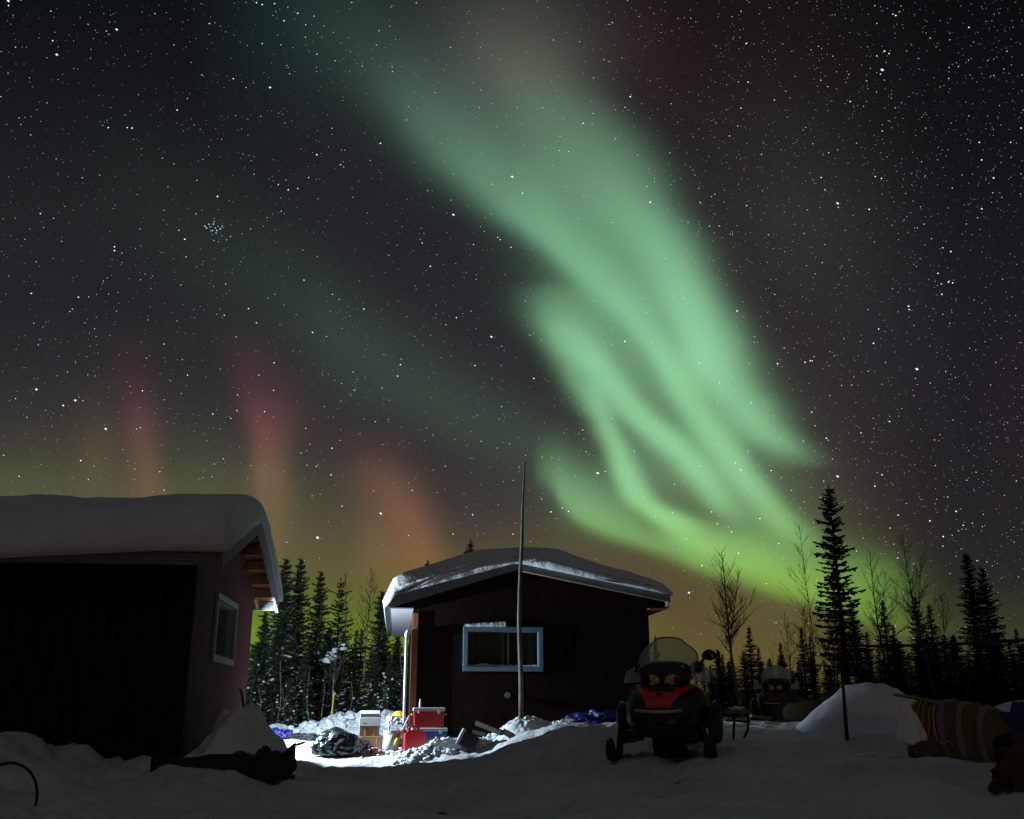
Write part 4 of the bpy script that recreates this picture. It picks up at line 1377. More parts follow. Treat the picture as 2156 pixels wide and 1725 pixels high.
# blue tarp heaps
p = at(583, 1558, 21.5)
crumple('blue_tarp', 'crumpled blue tarp on the snow at the corner of the left cabin', 'tarp', (p.x, p.y, G(p.x, p.y) - .03), .30, (1.2, .7, .55), tarp_blue, 2.2, .5)
p = at(1218, 1519, 18.6)
crumple('blue_tarp', 'left fold of dark blue tarp lying along the foot of the middle cabin wall', 'tarp', (p.x, p.y, G(p.x, p.y) - .02), .24, (1.1, .6, .75), tarp_blue, 5.2, .5)
p = at(1272, 1526, 17.6)
crumple('blue_tarp', 'long dark blue tarp between the middle cabin wall and the snowmobile', 'tarp', (p.x, p.y, G(p.x, p.y) - .02), .38, (1.4, .6, .5), tarp_blue, 6.2, .5)
p = at(640, 1556, 21.3)
crumple('dark_sack', 'dark brown sack lying between the blue tarp and the snow bank', 'sack', (p.x, p.y, G(p.x, p.y) - .03), .22, (1.7, .7, .55), tarp_black, 7.2, .4)

# little stand with things under the eave
p = at(834, 1548, 19.6)
zs = .12
sh = thing('side_table', 'grey stand holding the rope coil, behind the white pipe', 'table', (p.x, p.y, zs), RZ)
MB().box((0, 0, .50), (.36, .34, .035)).build('table_top', soffit_m, sh, bevel=.004)
MB().box((0, 0, .08), (.34, .30, .025)).build('shelf', soffit_m, sh, bevel=.004)
for sx in (-.16, .16):
    MB().box((sx, 0, .24), (.03, .30, .485)).build('side_panel', grey_wood, sh)
p_top = Vector((p.x, p.y, zs + .518))
o = thing('rope_coil', 'coil of yellow rope lying on a grey bag on the stand', 'rope', (p_top.x + .05, p_top.y, p_top.z + .14))
m = MB()
for k in range(5):
    pts = []
    for i in range(25):
        a = i / 24 * 6.283
        pts.append((math.cos(a) * (.13 - .012 * k), math.sin(a) * (.10 - .01 * k), .012 + .017 * k + .012 * math.sin(a * 2 + k)))
    m.tube(pts, .0125, 6)
m.build('coil', yellow_rope, o, smooth=True)
crumple('grey_bag', 'crumpled pale grey bag on the stand under the yellow rope', 'bag', (p_top.x + .05, p_top.y, p_top.z), .15, (1.05, .9, .75), mat('pale_grey_bag', (.4, .42, .45), .6), 12.2, .4)
o = thing('canister', 'small white square canister on the left end of the stand', 'canister', (p_top.x - .13, p_top.y - .05, p_top.z))
MB().box((0, 0, .075), (.11, .11, .15)).build('body', white_pl, o, bevel=.008)
MB().tube([(0, 0, .149), (0, 0, .175)], .025, 12).build('cap', white_pl, o)
crumple('dark_bag', 'dark bag with white and red patches standing inside the grey stand', 'bag', (p.x, p.y, zs + .095), .135, (.95, .9, 1.25), mat('patchy_bag', (.04, .02, .02), .4, col2=(.40, .40, .45), vscale=9), 14.2, .35)

# white pipe at the corner
p = Vector((ACC[0], ACC[1], 0)) + Matrix.Rotation(RZ, 3, 'Z') @ Vector((-.125, -.06, 0))
pp = thing('white_pipe', 'white pipe standing upright at the near left corner of the middle cabin', 'pipe', (p.x, p.y, .06))
MB().tube([(0, 0, 0), (0, 0, 2.2)], .026, 12).build('tube', pipe_m, pp, smooth=True)
MB().tube([(0, 0, 2.17), (0, 0, 2.22), (.02, 0, 2.27), (.05, 0, 2.29)], [.034, .038, .036, .03], 12).build('elbow', pipe_m, pp, smooth=True)

# yellow stake, standing in the snow bank
p0, p1 = at(697, 1512, 24.5), at(704, 1456, 24.5)
o = MB().tube([p0 - Vector((0, 0, .2)), p0, p1], .016, 6).build('marker_stake', mat('yellow_paint', (.55, .40, .02), .6), smooth=True)
tag(o, 'thin yellow stake leaning in the snow bank before the trees', 'stake')

# the tall thin pole in front of the middle cabin
pts = []
zb_ = 0
for px_, py_ in ((1097, 1512), (1097, 1450), (1096, 1400), (1094, 1350), (1093, 1300), (1094, 1250), (1096, 1200), (1099, 1140), (1100, 1080), (1102, 1030), (1104, 1000), (1104, 988), (1105, 975)):
    pts.append(at(px_, py_, 17.95))
pts[0].z = G(pts[0].x, pts[0].y) - .2
tp = thing('pole', 'tall thin crooked wooden pole rising in front of the middle cabin', 'pole', tuple(pts[0] + Vector((0, 0, .2))))
o0 = tp.location
rr = [.046, .044, .042, .040, .038, .035, .034, .033, .026, .022, .018, .016, .012]
MB().tube([p - o0 for p in pts], rr, 10).build('shaft', pole_bark, tp, smooth=True, fixn=False)
MB().tube([pts[-1] - o0 + Vector((-.03, 0, -.01)), pts[-1] - o0 + Vector((.02, 0, .012))], [.012, .014], 6).build('tip', pole_bark, tp, smooth=True)

# wooden things half buried in the snow by the pole
def board(label, a, b, wdt, th, m_, name='board', cat_='board', group=None):
    a, b = Vector(a), Vector(b)
    d = b - a
    L = d.length
    ob = MB().box((L / 2, 0, 0), (L, wdt, th)).build(name, m_, None, bevel=.006)
    ob.location = a
    ob.rotation_euler = (0, -math.asin(d.z / L), math.atan2(d.y, d.x))
    return tag(ob, label, cat_, group)


board('dark wedge shaped timber half buried in snow left of the pole', at(1004, 1522, 17.7), at(1058, 1544, 17.4), .10, .08, dark_wood, 'timber', 'timber')
board('short dark log end poking from the snow beside the timber', at(996, 1541, 17.5), at(1024, 1548, 17.4), .07, .06, dark_wood, 'log', 'log')
# grey wooden trough edge in front of the snow rubble
board('low grey wooden plank along the snow rubble right of the fuel can', at(893, 1580, 17.75), at(972, 1566, 17.55), .05, .16, grey_wood, 'plank', 'plank')
# tilted pale bin
p = at(962, 1563, 17.6)
o = thing('plastic_bin', 'pale blue plastic bin tilted on its side in the snow rubble', 'bin', (p.x, p.y, p.z - .02), .1)
o.rotation_euler = (0, math.radians(28), .1)
pale_blue = mat('pale_blue_plastic', (.40, .50, .58), .5)
MB().box((0, 0, .13), (.05, .24, .28)).build('lid', pale_blue, o, bevel=.008)
MB().box((.17, 0, .13), (.28, .22, .25)).build('body', black_pl, o, bevel=.012)

# snow rubble : stuff (nobody could count it)
def rubble(name, label, pts, n, r0, r1, seed):
    rnd = random.Random(seed)
    m = MB()
    for i in range(n):
        cx, cy, sx, sy, hz = rnd.choice(pts)
        x, y = rnd.gauss(cx, sx), rnd.gauss(cy, sy)
        d = math.exp(-((x - cx) / sx) ** 2 / 2 - ((y - cy) / sy) ** 2 / 2)
        z = G(x, y) + hz * d * rnd.random() ** .4
        m.lump((x, y, z), rnd.uniform(r0, r1) * (1.4 if rnd.random() < .1 else 1), 2, .7, 1.6, (rnd.uniform(.8, 1.5), rnd.uniform(.8, 1.3), rnd.uniform(.6, 1)), i + seed)
    o = m.build(name, snow, smooth=True)
    return tag(o, label, kind='stuff')


def mound(name, label, cx, cy, rx, ry, hz, seed, amp=.3, rough=2.5, n=70, m_=None, cat_=None):
    m = MB()
    def P(a, b):
        x = cx + (a - .5) * 2.6 * rx
        y = cy + (b - .5) * 2.6 * ry
        q = math.hypot((x - cx) / rx, (y - cy) / ry)
        k = max(0, 1 - q * q * .6) ** 1.5
        v = Vector((x * rough, y * rough, seed))
        h = hz * k * (1 + amp * noise.noise(v) + amp * .6 * noise.noise(v * 2.6) + amp * .25 * noise.noise(v * 6))
        return (x, y, G(x, y) - .03 + h)
    m.grid(P, n, n)
    o = m.build(name, m_ or snow, smooth=True, fixn=False)
    return tag(o, label, kind='structure')


px0 = lambda a, b, Y: at(a, b, Y)
q = at(1095, 1512, 17.95)
mound('snow_mound', 'snow heaped round the foot of the tall pole', q.x + .02, q.y - .15, .42, .35, .20, 3, .3)
rubble('snow_rubble', 'bright snow chunks thrown up round the foot of the tall pole', [(q.x - .35, q.y + .05, .16, .10, .10), (q.x + .25, q.y + .1, .12, .08, .16), (q.x + .75, q.y - .05, .22, .08, .05)], 150, .015, .075, 60)
q = at(935, 1562, 17.9)
mound('snow_bank', 'heap of churned snow in front of the blue cooler', q.x, q.y - .05, .62, .26, .10, 9, .5, 4)
rubble('snow_rubble', 'bright crumbly snow chunks in front of the blue cooler', [(q.x, q.y - .1, .30, .12, .20), (q.x + .35, q.y - .1, .2, .1, .2), (q.x - .4, q.y - .2, .2, .1, .08)], 260, .015, .065, 90)
q = at(840, 1570, 18.5)
rubble('snow_rubble', 'small snow crumbs on the lit slope round the bucket and the fuel can', [(q.x, q.y - .25, .35, .12, .05), (q.x - .5, q.y, .2, .1, .05)], 160, .01, .035, 120)
# bank behind, before the trees
for i, (x, y, rx, hz, sd) in enumerate(((660, 1535, .55, .42, 1), (715, 1530, .75, .62, 2), (775, 1532, .7, .50, 5), (820, 1525, .6, .62, 7), (610, 1545, .5, .28, 8), (575, 1545, .5, .3, 11))):
    q = at(x, 1484, 24.8)
    mound('snow_bank', 'lumpy ploughed snow bank between the cabins before the trees', q.x, 24.8 + .3 * (i % 2), rx * 1.15, .8, hz * .72, sd, .38, 2.4, 80)
q = at(710, 1484, 24.4)
rubble('snow_rubble', 'blocks of ploughed snow on the bank between the cabins', [(q.x - .5, 24.5, .6, .2, .42), (q.x + .6, 24.6, .7, .2, .45), (q.x - .1, 24.4, .3, .15, .4)], 150, .04, .12, 150)

# snow piled against the left cabin corner
q = at(510, 1575, 13.4)
mound('snow_bank', 'snow piled against the corner of the left cabin', q.x - .06, 13.8, .66, 1.3, .84, 21, .36, 2.1, 100)
# hill on the right
q = at(1845, 1530, 15)
mound('snow_hill', 'smooth dark snow hill behind the rail post', q.x + .05, 15.2, .92, 1.1, .74, 31, .14, .9, 90)
q = at(2235, 1530, 12.5)
mound('snow_hill', 'snow bank rising at the right edge behind the blue tarp', q.x, 13.4, 1.4, 1.3, .30, 33, .2, 1.0, 70)
# white scraps of crusty snow
for i, (x, y, Y, r, l) in enumerate(((1825, 1585, 11.9, .07, 'left white scrap of icy snow before the draped cloth'), (1874, 1583, 11.8, .09, 'right white scrap of icy snow before the draped cloth'))):
    p = at(x, y, Y)
    m = MB()
    for k in range(7):
        m.lump((k * .035 - .1, random.uniform(-.03, .03), .01), r * random.uniform(.3, .6), 2, .6, 1.8, (1.4, 1, .35), k)
    o = m.build('ice_scrap', mat('white_ice', (.85, .9, .92), .4), smooth=True)
    o.location = (p.x, p.y, G(p.x, p.y) + .01)
    tag(o, l, 'ice scrap')

# heap at the left cabin: black sled, tarp, red bag
p = at(520, 1640, 11.2)
g0 = G(p.x, p.y)
crumple('black_tarp', 'crumpled black tarp heap with raised end at the foot of the left cabin snow bank', 'tarp', (p.x + .22, p.y, g0 - .02), .30, (1.0, .7, .95), tarp_black, 17.2, .30)
sl = thing('cargo_sled', 'long black plastic cargo sled lying in the snow in front of the left cabin', 'sled', (p.x - .30, p.y + .15, g0 + .04), .12)
m = MB()
rings = []
for i in range(15):
    t = i / 14
    x = -.75 + 1.5 * t
    wv = .27 * min(1, .55 + 3 * t * (1 - t))
    z = .0 + (.16 * max(0, (t - .8) / .2) ** 2) + (.05 * max(0, (.1 - t) / .1))
    rings.append([(x, -wv, z + .24), (x, -wv * .9, z), (x, wv * .9, z), (x, wv, z + .24), (x, wv - .02, z + .24), (x, wv * .9 - .03, z + .03), (x, -wv * .9 + .03, z + .03), (x, -wv + .02, z + .24)])
m.loft(rings)
m.build('hull', black_pl, sl, smooth=False)
MB().tube([(.72, -.2, .36), (.85, 0, .40), (.72, .2, .36)], .012, 6).build('tow_rope', black_pl, sl, smooth=True)
crumple('black_tarp', 'folded black tarp filling the cargo sled by the left cabin', 'tarp', (p.x - .30, p.y + .15, g0 + .08), .30, (1.7, .75, .6), tarp_black, 19.2, .25)
q = at(508, 1590, 11.35)
o = crumple('red_bag', 'dull red bag lying on top of the black sled by the left cabin', 'bag', (q.x, q.y, q.z - .05), .10, (1.15, .7, .65), mat('dull_red_cloth', (.22, .03, .015), .9), 23.2, .4)
q = at(397, 1601, 11.9)
crumple('white_rag', 'small pale rag at the left end of the black sled', 'rag', (q.x, q.y, q.z - .05), .075, (.7, .5, 1.1), cloth_white, 25.2, .4)
# cable hoop at the lower left edge
q = at(8, 1700, 7.6)
m = MB()
pts = []
for i in range(22):
    a = -1.0 + i / 21 * 2.9
    pts.append((math.cos(a) * .25, .05 * math.sin(a), math.sin(a) * .27))
m.tube(pts, .011, 6)
o = m.build('cable_loop', rubber, smooth=True)
o.location = (q.x - .02, q.y, q.z + .03)
tag(o, 'black cable loop standing out of the snow at the lower left edge', 'cable')
# black hose at far corner of the gable wall
a_, b_, c_ = at(503, 1451, 15.7), at(512, 1478, 15.9), at(515, 1503, 16.0)
o = MB().tube([a_ + Vector((0, 0, .0)), a_ + Vector((.035, 0, -.02)), b_, c_, c_ - Vector((0, 0, .3))], [.012, .016, .022, .026, .026], 8).build('sled_runner', black_pl, smooth=True)
tag(o, 'curved black runner propped in the snow against the left cabin wall', 'sled runner')

# ------------------------------------------------------------------ snowmobiles
hood_red = mat('red_hood_plastic', (.75, .030, .012), .32, spec=.6)
smoke = bpy.data.materials.new('smoked_windshield')
smoke.use_nodes = True
_b = smoke.node_tree.nodes['Principled BSDF']
_b.inputs['Base Color'].default_value = (.40, .44, .43, 1)
_b.inputs['Roughness'].default_value = .25
_b.inputs['Alpha'].default_value = .74
lens_m = mat('headlight_reflector', (.62, .42, .22), .16, metal=.9, bump=1.0, bscale=45, bdist=.02)
reflect_m = mat('amber_reflector', (.80, .50, .16), .35, spec=1, var=.3)
seat_m = mat('black_vinyl', (.010, .010, .010), .5, bump=.2, bscale=30, bdist=.003)
rim_edge = mat('dark_edge', (.01, .01, .01), .4)


def superring(x, hw, z0, z1, p=2.6, n=28, yo=0):
    c, h = (z0 + z1) / 2, (z1 - z0) / 2
    out = []
    for i in range(n):
        a = 2 * math.pi * i / n
        ca, sa = math.cos(a), math.sin(a)
        out.append((x, yo + hw * math.copysign(abs(ca) ** (2 / p), ca), c + h * math.copysign(abs(sa) ** (2 / p), sa)))
    return out


BODY = [(1.02, .14, .38, .47), (.98, .24, .34, .55), (.90, .32, .30, .64), (.75, .38, .27, .74), (.55, .43, .25, .82), (.30, .46, .24, .88), (.05, .46, .22, .90), (-.15, .40, .20, .86), (-.32, .28, .25, .72)]


def body_top(x, y, p=2.6):
    bs = BODY
    for a, b in zip(bs, bs[1:]):
        if b[0] <= x <= a[0]:
            t = (a[0] - x) / (a[0] - b[0])
            hw, z0, z1 = (a[i] + (b[i] - a[i]) * t for i in (1, 2, 3))
            c, h = (z0 + z1) / 2, (z1 - z0) / 2
            q = min(.999, abs(y) / hw)
            return c + h * (1 - q ** p) ** (1 / p)
    return .5


def snowmobile(label, loc, rz, k=1.0, hood=hood_red, sm=smoke):
    o = thing('snowmobile', label, 'snowmobile', loc, rz, 'snowmobiles')
    o.scale = (k, k, k)
    MB().loft([superring(*b) for b in BODY]).build('body', black_pl, o, smooth=True)
    # red hood: u-shaped panel on the nose, black inset
    def patch(name, m_, x0, x1, fy, off, parent=o, n=20):
        m = MB()
        def P(a, b):
            x = x0 + (x1 - x0) * a
            w0, w1 = fy(a)
            y = w0 + (w1 - w0) * b
            return (x, y, body_top(x, y) + off)
        m.grid(P, n, n)
        ob = m.build(name, m_, parent, smooth=True, fixn=False)
        s_ = ob.modifiers.new('thick', 'SOLIDIFY')
        s_.thickness = .012
        return ob
    hd = patch('hood', hood, .38, .955, lambda a: (-.33 + .20 * a ** 1.3, .33 - .20 * a ** 1.3), .012)
    patch('hood_vent', black_pl, .36, .74, lambda a: (-.20 + .06 * a, .20 - .06 * a), .022, hd)
    m = MB().tube([(.80, 0, body_top(.80, 0) + .01), (.81, 0, body_top(.80, 0) + .03)], [.035, .03], 16)
    m.build('badge', black_mt, hd)
    for s_ in (-1, 1):
        patch('shoulder_panel', hood, -.05, .30, lambda a: (s_ * .35, s_ * .41), .012)
        # side intake / footwell flare
        MB().loft([superring(.45, .04, .30, .60, 2.5, 16, s_ * .50), superring(.20, .07, .20, .66, 2.5, 16, s_ * .54), superring(-.15, .08, .18, .62, 2.5, 16, s_ * .50), superring(-.40, .04, .20, .40, 2.5, 16, s_ * .42)]).build('side_panel', black_pl, o, smooth=True)
    # headlight pod
    pod = MB().loft([superring(.58, .20, .84, .98, 3), superring(.52, .27, .80, 1.06, 3), superring(.36, .31, .80, 1.10, 3), superring(.10, .28, .82, 1.08, 3), superring(.0, .18, .86, 1.0, 3)]).build('headlight_pod', black_pl, o, smooth=True)
    for s_ in (-1, 1):
        pts = [(s_ * .03, .85), (s_ * .035, .95), (s_ * .12, .99), (s_ * .24, 1.05), (s_ * .255, .98), (s_ * .215, .865), (s_ * .12, .825)]
        m = MB()
        front = [(.588 - .9 * (abs(y) ** 2) - .15 * (z - .86), y, z) for y, z in pts]
        back = [(x - .08, y, z) for x, y, z in front]
        c = (.600 - .9 * .12 ** 2, s_ * .13, .93)
        n = len(pts)
        m.add(front + back + [c], [(i, (i + 1) % n, 2 * n) for i in range(n)] + [(i, n + i, n + (i + 1) % n, (i + 1) % n) for i in range(n)])
        m.build('headlight', lens_m, o, smooth=False)
    MB().tube([(.56, -.24, .80), (.62, -.1, .775), (.63, .1, .775), (.56, .24, .80)], .02, 8).build('pod_lip', black_pl, o, smooth=True)
    # windshield
    m = MB()
    NR = 26
    def P(a, b):
        th = (a - .5) * 2
        w = (.29 + .06 * math.sin(min(1, b * 2) * math.pi / 2)) if b < .5 else (.35 - .15 * ((b - .5) / .5) ** 2.6)
        y = w * math.sin(th * 1.25) / math.sin(1.25)
        depth = .16 * (1 - math.cos(th * 1.25)) / (1 - math.cos(1.25))
        topz = 1.00 - .10 * abs(th) ** 2 * (1 - b) + .38 * b - (.07 * (abs(th) ** 2.6)) * b
        return (.36 - .30 * b - depth, y, topz)
    m.grid(P, NR, 16)
    ws = m.build('windshield', sm, o, smooth=True, fixn=False)
    edge = [P(0, i / 12) for i in range(13)] + [P(i / 20, 1) for i in range(1, 20)] + [P(1, 1 - i / 12) for i in range(13)]
    MB().tube(edge, .008, 6).build('windshield_edge', rim_edge, ws, smooth=True)
    # side wind deflectors
    for s_ in (-1, 1):
        m = MB()
        m.grid(lambda a, b: (.25 - .25 * b - .05 * a, s_ * (.30 + .20 * a), .86 + .26 * b - .12 * a * b), 8, 8)
        d_ = m.build('wind_deflector', sm, o, smooth=True, fixn=False)
        MB().tube([(.20, s_ * .50, .86), (.07, s_ * .505, .94), (-.05, s_ * .50, 1.0)], .006, 6).build('deflector_edge', white_pl if s_ < 0 else rim_edge, d_, smooth=True)
    # reflector strip and bumper
    m = MB()
    m.tube([(.955, -.25, .555), (1.005, -.14, .545), (1.03, 0, .54), (1.005, .14, .545), (.955, .25, .555)], .017, 8)
    m.build('reflector_strip', reflect_m, o, smooth=True)
    MB().tube([(.80, -.36, .34), (.98, -.26, .36), (1.10, -.12, .38), (1.11, .12, .38), (.98, .26, .36), (.80, .36, .34)], .018, 8).build('bumper', black_mt, o, smooth=True)
    # mirrors
    for s_ in (1,):
        mr = MB().lump((.12, s_ * .49, 1.17), .08, 3, .12, 2, (.6, 1.0, .8), 3).build('mirror', black_pl, o, smooth=True)
        MB().tube([(.10, s_ * .30, .98), (.12, s_ * .40, 1.10), (.12, s_ * .47, 1.16)], .014, 6).build('mirror_arm', black_mt, mr)
        if s_ > 0:
            MB().lump((.17, s_ * .53, 1.15), .014, 1, 0).build('mirror_glint', mat('chrome', (.9, .85, .8), .1, metal=1), mr)
    # skis
    for s_ in (-1, 1):
        y = s_ * .52
        rings = []
        for x, z, w in ((-.05, .035, .04), (.2, .02, .06), (.7, .02, .065), (.85, .04, .065), (.98, .09, .06), (1.07, .17, .045), (1.09, .23, .03)):
            rings.append([(x, y - w, z), (x, y + w, z), (x - (.02 if z > .1 else 0), y + w, z + .028), (x - (.02 if z > .1 else 0), y - w, z + .028)])
        sk = MB().loft(rings).build('ski', rubber, o, bevel=.006)
        MB().tube([(1.08, y, .23), (.97, y, .26), (.84, y, .18), (.76, y, .06)], .016, 8).build('ski_loop', black_mt, sk, smooth=True)
        MB().tube([(.55, y, .05), (.50, y * .98, .30), (.45, y * .92, .52)], [.045, .035, .04], 8).build('spindle', black_mt, o, smooth=True)
        MB().tube([(.52, y * .98, .20), (.50, y * .45, .30)], .018, 6).build('control_arm', black_mt, o)
        MB().tube([(.58, y * .9, .22), (.42, y * .55, .62)], [.04, .035], 10).build('shock_absorber', black_mt, o, smooth=True)
    # handlebar
    hb = MB().tube([(-.02, -.38, 1.0), (.0, -.22, 1.05), (.02, 0, 1.04), (.0, .22, 1.05), (-.02, .38, 1.0)], .014, 8).build('handlebar', black_mt, o, smooth=True)
    for s_ in (-1, 1):
        MB().tube([(-.02, s_ * .38, 1.0), (-.005, s_ * .26, 1.04)], .022, 8).build('grip', rubber, hb)
        MB().lump((.05, s_ * .33, 1.03), .09, 2, .15, 2, (1, .9, .8), 4).build('hand_guard', black_pl, hb, smooth=True)
    # seat, tunnel, track
    MB().loft([superring(.0, .14, .62, .92, 3), superring(-.25, .19, .56, .84, 3), superring(-.7, .20, .55, .80, 3), superring(-1.15, .19, .55, .82, 3), superring(-1.30, .16, .58, .78, 3)]).build('seat', seat_m, o, smooth=True)
    MB().prism([(-1.75, .44), (.1, .40), (.1, .56), (-1.2, .57), (-1.78, .50)], 'y', -.22, .22).build('tunnel', black_mt, o, bevel=.01)
    tr = []
    for x, z in ((.25, .18), (.15, .05), (-.1, .0), (-1.35, .0), (-1.62, .06), (-1.72, .20), (-1.60, .36), (-1.35, .40), (.1, .36), (.25, .28)):
        tr.append((x, z))
    inner = [(x * .93 - .04, .19 + (z - .19) * .72) for x, z in tr]
    n = len(tr)
    m = MB()
    for s_ in (-.19, .19):
        m.v += [(x, s_, z) for x, z in tr] + [(x, s_, z) for x, z in inner]
    for i in range(n):
        j = (i + 1) % n
        m.f += [(i, j, 2 * n + j, 2 * n + i), (n + i, 3 * n + i, 3 * n + j, n + j), (i, n + i, n + j, j), (2 * n + i, 2 * n + j, 3 * n + j, 3 * n + i)]
    m.build('track', rubber, o)
    MB().box((-1.55, 0, .62), (.45, .40, .03)).build('rear_rack', black_mt, o, bevel=.006)
    return o


p = at(1412, 1570, 11.9)
smx, smy = p.x + .02, 11.9
snowmobile('red and black snowmobile with tall windshield parked in front of the middle cabin', (smx, smy, G(smx, smy) - .05), math.radians(-107), 1.0)
hood_grey = mat('faded_red_hood', (.10, .02, .018), .5)
smoke2 = smoke.copy()
smoke2.name = 'green_tinted_windshield'
smoke2.node_tree.nodes['Principled BSDF'].inputs['Base Color'].default_value = (.45, .60, .48, 1)
smoke2.node_tree.nodes['Principled BSDF'].inputs['Alpha'].default_value = .8
p = at(1642, 1528, 21.5)
snowmobile('dark snowmobile parked further back near the trees, partly behind the snow hill', (p.x, 21.5, min(G(p.x, 21.5), 1 - 46 / 2141 * 21.5) - .02), math.radians(-108), .93, hood_grey, smoke2)

# low sled loaded with an ochre tarp beside the second snowmobile
p = at(1705, 1522, 20.2)
o = thing('freight_sled', 'low freight sled with ochre cover beside the second snowmobile', 'sled', (p.x, 20.2, G(p.x, 20.2)), .1)
MB().loft([superring(-.75, .10, .02, .24, 3), superring(-.5, .27, .0, .38, 3), superring(.0, .28, .0, .42, 3), superring(.5, .25, .0, .40, 3), superring(.72, .12, .05, .30, 3)]).build('cover', mat('dark_ochre_cover', (.045, .032, .010), .9), o, smooth=True)
for s_ in (-.2, .2):
    MB().tube([(-.8, s_, .02), (.7, s_, .02), (.9, s_, .18)], .03, 6).build('runner', dark_wood, o)
# wooden stand between the snowmobiles
p = at(1560, 1558, 13.2)
o = thing('wooden_stand', 'small wooden sled stanchion with yellowish rail between the two snowmobiles', 'stand', (p.x, 13.2, G(p.x, 13.2)), .1)
yw = mat('yellowed_wood', (.22, .17, .06), .8, bump=.3, bscale=20, bdist=.004, var=.4, vscale=8)
MB().box((-.02, 0, .345), (.36, .05, .05), (0, -.06, 0)).build('rail', yw, o, bevel=.004)
MB().tube([(-.06, 0, .33), (-.10, 0, .0)], .017, 8).build('leg', dark_wood, o)
MB().tube([(.12, 0, .33), (.10, 0, .12), (.04, 0, .02)], .017, 8).build('leg', dark_wood, o)
MB().tube([(-.18, 0, .24), (.14, 0, .22)], .014, 8).build('brace', dark_wood, o)
MB().lump((-.02, 0, .385), .05, 2, .5, 2, (2.2, .8, .5), 2).build('snow_cap', snow, o, smooth=True)
# a second plank rack behind, at the tree edge
p = at(1625, 1515, 16.5)
q2 = at(1590, 1512, 17)
board('yellowish plank lying behind the wooden stand near the birch trunk', at(1580, 1507, 17.5), at(1622, 1513, 17.5), .16, .05, yw, 'plank', 'plank')

# ------------------------------------------------------------------ pole rail on the right
pts = [at(1783, 1553, 13.2), at(1779, 1500, 13.2), at(1776, 1455, 13.2), at(1771, 1410, 13.2), at(1766, 1356, 13.2)]
pts[0].z = G(pts[0].x, 13.2) - .15
post = thing('rail_post', 'thin slanted wooden post with orange top holding up the long rail', 'post', tuple(pts[0] + Vector((0, 0, .15))))
o0 = post.location
MB().tube([p - o0 for p in pts], [.028, .025, .020, .016, .014], 8).build('shaft', dark_wood, post, smooth=True)
tp_ = pts[-1] - o0
MB().tube([tp_ + Vector((0, 0, -.05)), tp_ + Vector((0, 0, .02))], .018, 8).build('orange_wrap', mat('orange_tape', (.45, .10, .02), .6), post)
ra = [at(1758, 1358, 13.25), at(1850, 1361, 13.0), at(1960, 1358, 12.7), at(2060, 1354, 12.4), at(2156, 1348, 12.1), at(2290, 1343, 11.7)]
o = MB().tube(ra, [.014, .017, .019, .021, .023, .025], 8).build('rail', dark_wood, smooth=True)
tag(o, 'long thin horizontal pole running from the slanted post to the right edge', 'rail')
p = ra[-1]
o = MB().tube([(p.x - .1, p.y, G(p.x, p.y) - .2), (p.x - .1, p.y, p.z)], [.04, .03], 8).build('rail_post', pole_bark, smooth=True)
tag(o, 'far post of the long rail beyond the right edge', 'post')

# ------------------------------------------------------------------ canvas covered sled load on the right
A0 = at(1948, 1560, 11.55)
A1 = at(2132, 1600, 10.75)
zA, zB = G(A0.x, 11.55), G(A1.x, 10.75)
A0.z, A1.z = zA, zB
topA, topB = at(1948, 1470, 11.55).z - zA, at(2090, 1494, 10.75).z - zB
tent = thing('covered_load', 'ochre canvas covered load with grey straps and a white cloth at its open end', 'covered load', tuple(A0))
ax = (A1 - A0)
Lx = ax.length
axn = ax.normalized()
sd = Vector((-axn.y, axn.x, 0)).normalized()


def tent_pt(t, th, off=0.0):
    """t along, th 0..1 round the hoop from the near foot over the top to the far foot"""
    c = ax * t
    h = topA + (topB - topA) * t
    h *= 1 + .07 * math.sin(t * 3.14)
    if t > .8: h *= math.sqrt(max(.05, 1 - ((t - .8) / .26) ** 2))
    w = .34 + .04 * t
    a = math.pi * th
    ca, sa = math.cos(a), math.sin(a)
    y = -w * math.copysign(abs(ca) ** .75, ca)
    z = h * (sa ** .72 if sa > 0 else 0)
    n_ = .030 * noise.noise(Vector((t * 7, th * 6, 2))) + .012 * noise.noise(Vector((t * 20, th * 15, 5)))
    v = Vector((0, 0, 1)) * z + sd * y
    L = v.length or 1
    return c + v * ((L + n_ + off) / L) + Vector((0, 0, -.03))


m = MB()
m.grid(lambda a, b: tent_pt(a * 1.0, b), 70, 44)
ob = m.build('canvas_cover', canvas, tent, smooth=True, fixn=False)
s_ = ob.modifiers.new('thick', 'SOLIDIFY')
s_.thickness = .01
for t in (.40, .62, .86):
    m = MB()
    m.grid(lambda a, b: tent_pt(t + (a - .5) * .075 + .10 * (abs(b - .5) * 2) ** 2 - .03, .02 + .96 * b, .014), 5, 40)
    ob = m.build('strap', band_grey, tent, smooth=True, fixn=False)
    s_ = ob.modifiers.new('thick', 'SOLIDIFY')
    s_.thickness = .012
m = MB()
for t in (.06, .13, .20, .28, .34):
    m.tube([tent_pt(t + .015 * math.sin(k), .06 + .40 * k / 8, .022) for k in range(9)], .0055, 5)
m.tube([tent_pt(.02 + .34 * k / 12, .36 + .03 * math.sin(k * 1.7), .022) for k in range(13)], .005, 5)
m.tube([tent_pt(.30 + .05 * k / 10 + .05 * (k / 10) ** 2, .36 - .30 * k / 10, .024) for k in range(11)], .009, 5)
m.tube([tent_pt(.36 + .22 * k / 10, .07 + .01 * math.sin(k), .026) for k in range(11)], .007, 5)
m.build('cord', net_yellow, tent, smooth=True)
r0, r1 = at(1884, 1463, 11.95) - A0, at(1985, 1483, 11.0) - A0
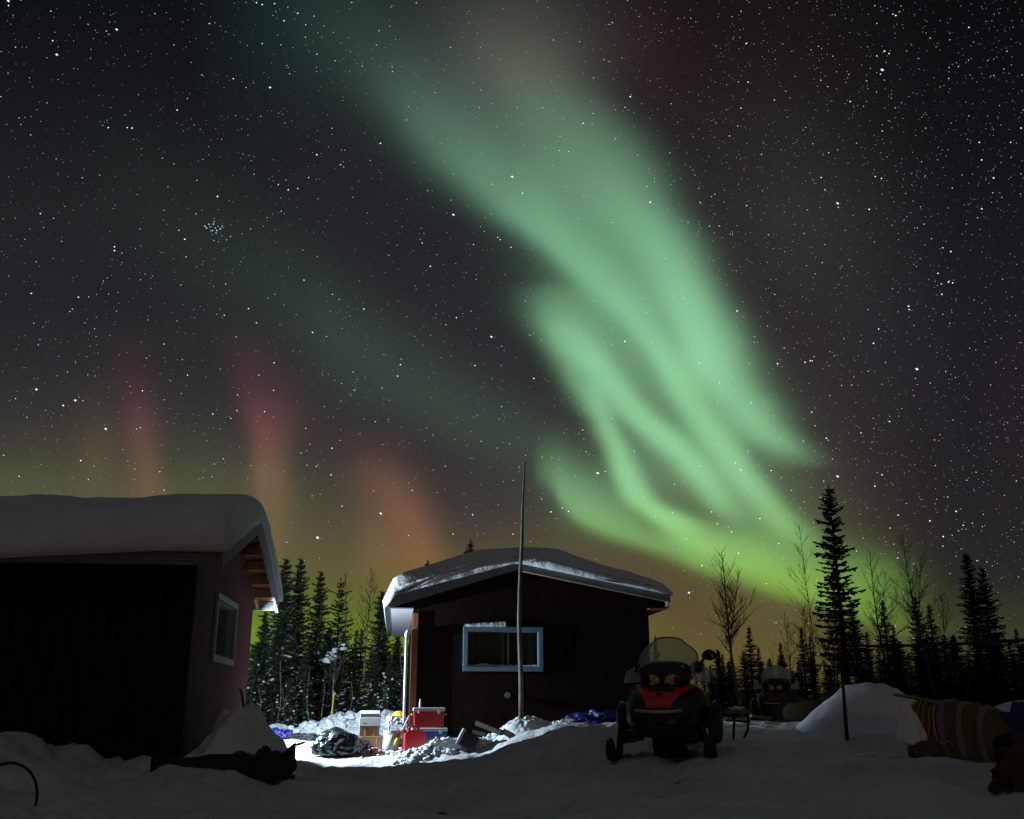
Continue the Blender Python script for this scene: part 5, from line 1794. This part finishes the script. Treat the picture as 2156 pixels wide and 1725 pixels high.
MB().tube([r0, (r0 + r1) / 2 + Vector((0, 0, .01)), r1], [.017, .02, .018], 8).build('ridge_pole', mat('pale_peeled_pole', (.27, .22, .17), .8, bump=.3, bscale=20, bdist=.004, var=.3), tent, smooth=True)
# white cloth: gathered at the top, flaring to a bulge at the bottom
m = MB()
ctop = at(1905, 1477, 11.35) - A0
cbot = at(1922, 1570, 11.2) - A0
for_sd = Vector((1, 0, 0))


def cloth(a, b):
    c = ctop + (cbot - ctop) * b
    hw = .035 + .17 * b ** 1.15
    if b > .80: hw *= math.sqrt(max(.02, 1 - ((b - .80) / .205) ** 2))
    th = (a * 2 - 1) * 1.35
    fold = .022 * math.sin(a * 22 + b * 2) * (.3 + b)
    x = hw * math.sin(th) / math.sin(1.35)
    x += (-.03 * (1 - b)) + .02 * math.sin(b * 4)
    return c + Vector((x, -.10 * math.cos(th) * (.3 + b) - fold, .01 * math.sin(a * 9)))


m.grid(cloth, 60, 30)
ob = m.build('white_cloth', cloth_white, None, smooth=True, fixn=False)
ob.location = A0
s_ = ob.modifiers.new('thick', 'SOLIDIFY')
s_.thickness = .008
tag(ob, 'white cloth hanging bunched from the open left end of the canvas load', 'cloth')
p = at(1968, 1578, 11.0)
crumple('canvas_flap', 'stiff grey brown canvas flap lying on the snow right of the white cloth', 'canvas', (p.x - .03, p.y + .05, G(p.x, p.y) - .05), .22, (1.1, .6, .75), mat('grey_brown_canvas', (.10, .085, .05), .9), 33.2, .3)
p = at(1925, 1592, 11.3)
board('dark runner tip under the white cloth', (p.x - .16, p.y, G(p.x, p.y) + .01), (p.x + .28, p.y - .05, G(p.x, p.y) + .015), .05, .04, black_pl, 'sled_runner', 'sled runner')
p = at(2143, 1520, 10.9)
crumple('blue_tarp', 'bright blue tarp bunched up behind the canvas load at the right edge', 'tarp', (p.x + .05, p.y, G(p.x, p.y) + .22), .26, (1.0, .7, 1.15), tarp_blue, 41.2, .4)
p = at(2138, 1625, 8.3)
crumple('cloth_bundle', 'rust brown cloth bundle in the lower right corner beside the canvas load', 'bundle', (p.x + .08, p.y, G(p.x, p.y) - .02), .27, (1.0, .8, 1.1), bundle_brown, 43.2, .35)
# dark wall board at the left edge of the small dark stones
rb = random.Random(77)
for i, (x, y, Y) in enumerate(((1430, 1640, 9.5), (932, 1697, 7.5))):
    p = at(x, y, Y)
    o = MB().lump((0, 0, .0), .022, 2, .6, 2, (1.5, 1, .6), i).build('clod', dark_wood, smooth=True)
    o.location = (p.x, Y, G(p.x, Y) + .008)
    tag(o, ('small dark clod on the snow in front of the red snowmobile', 'small dark clod on the snow near the bottom edge, centre')[i], 'clod')
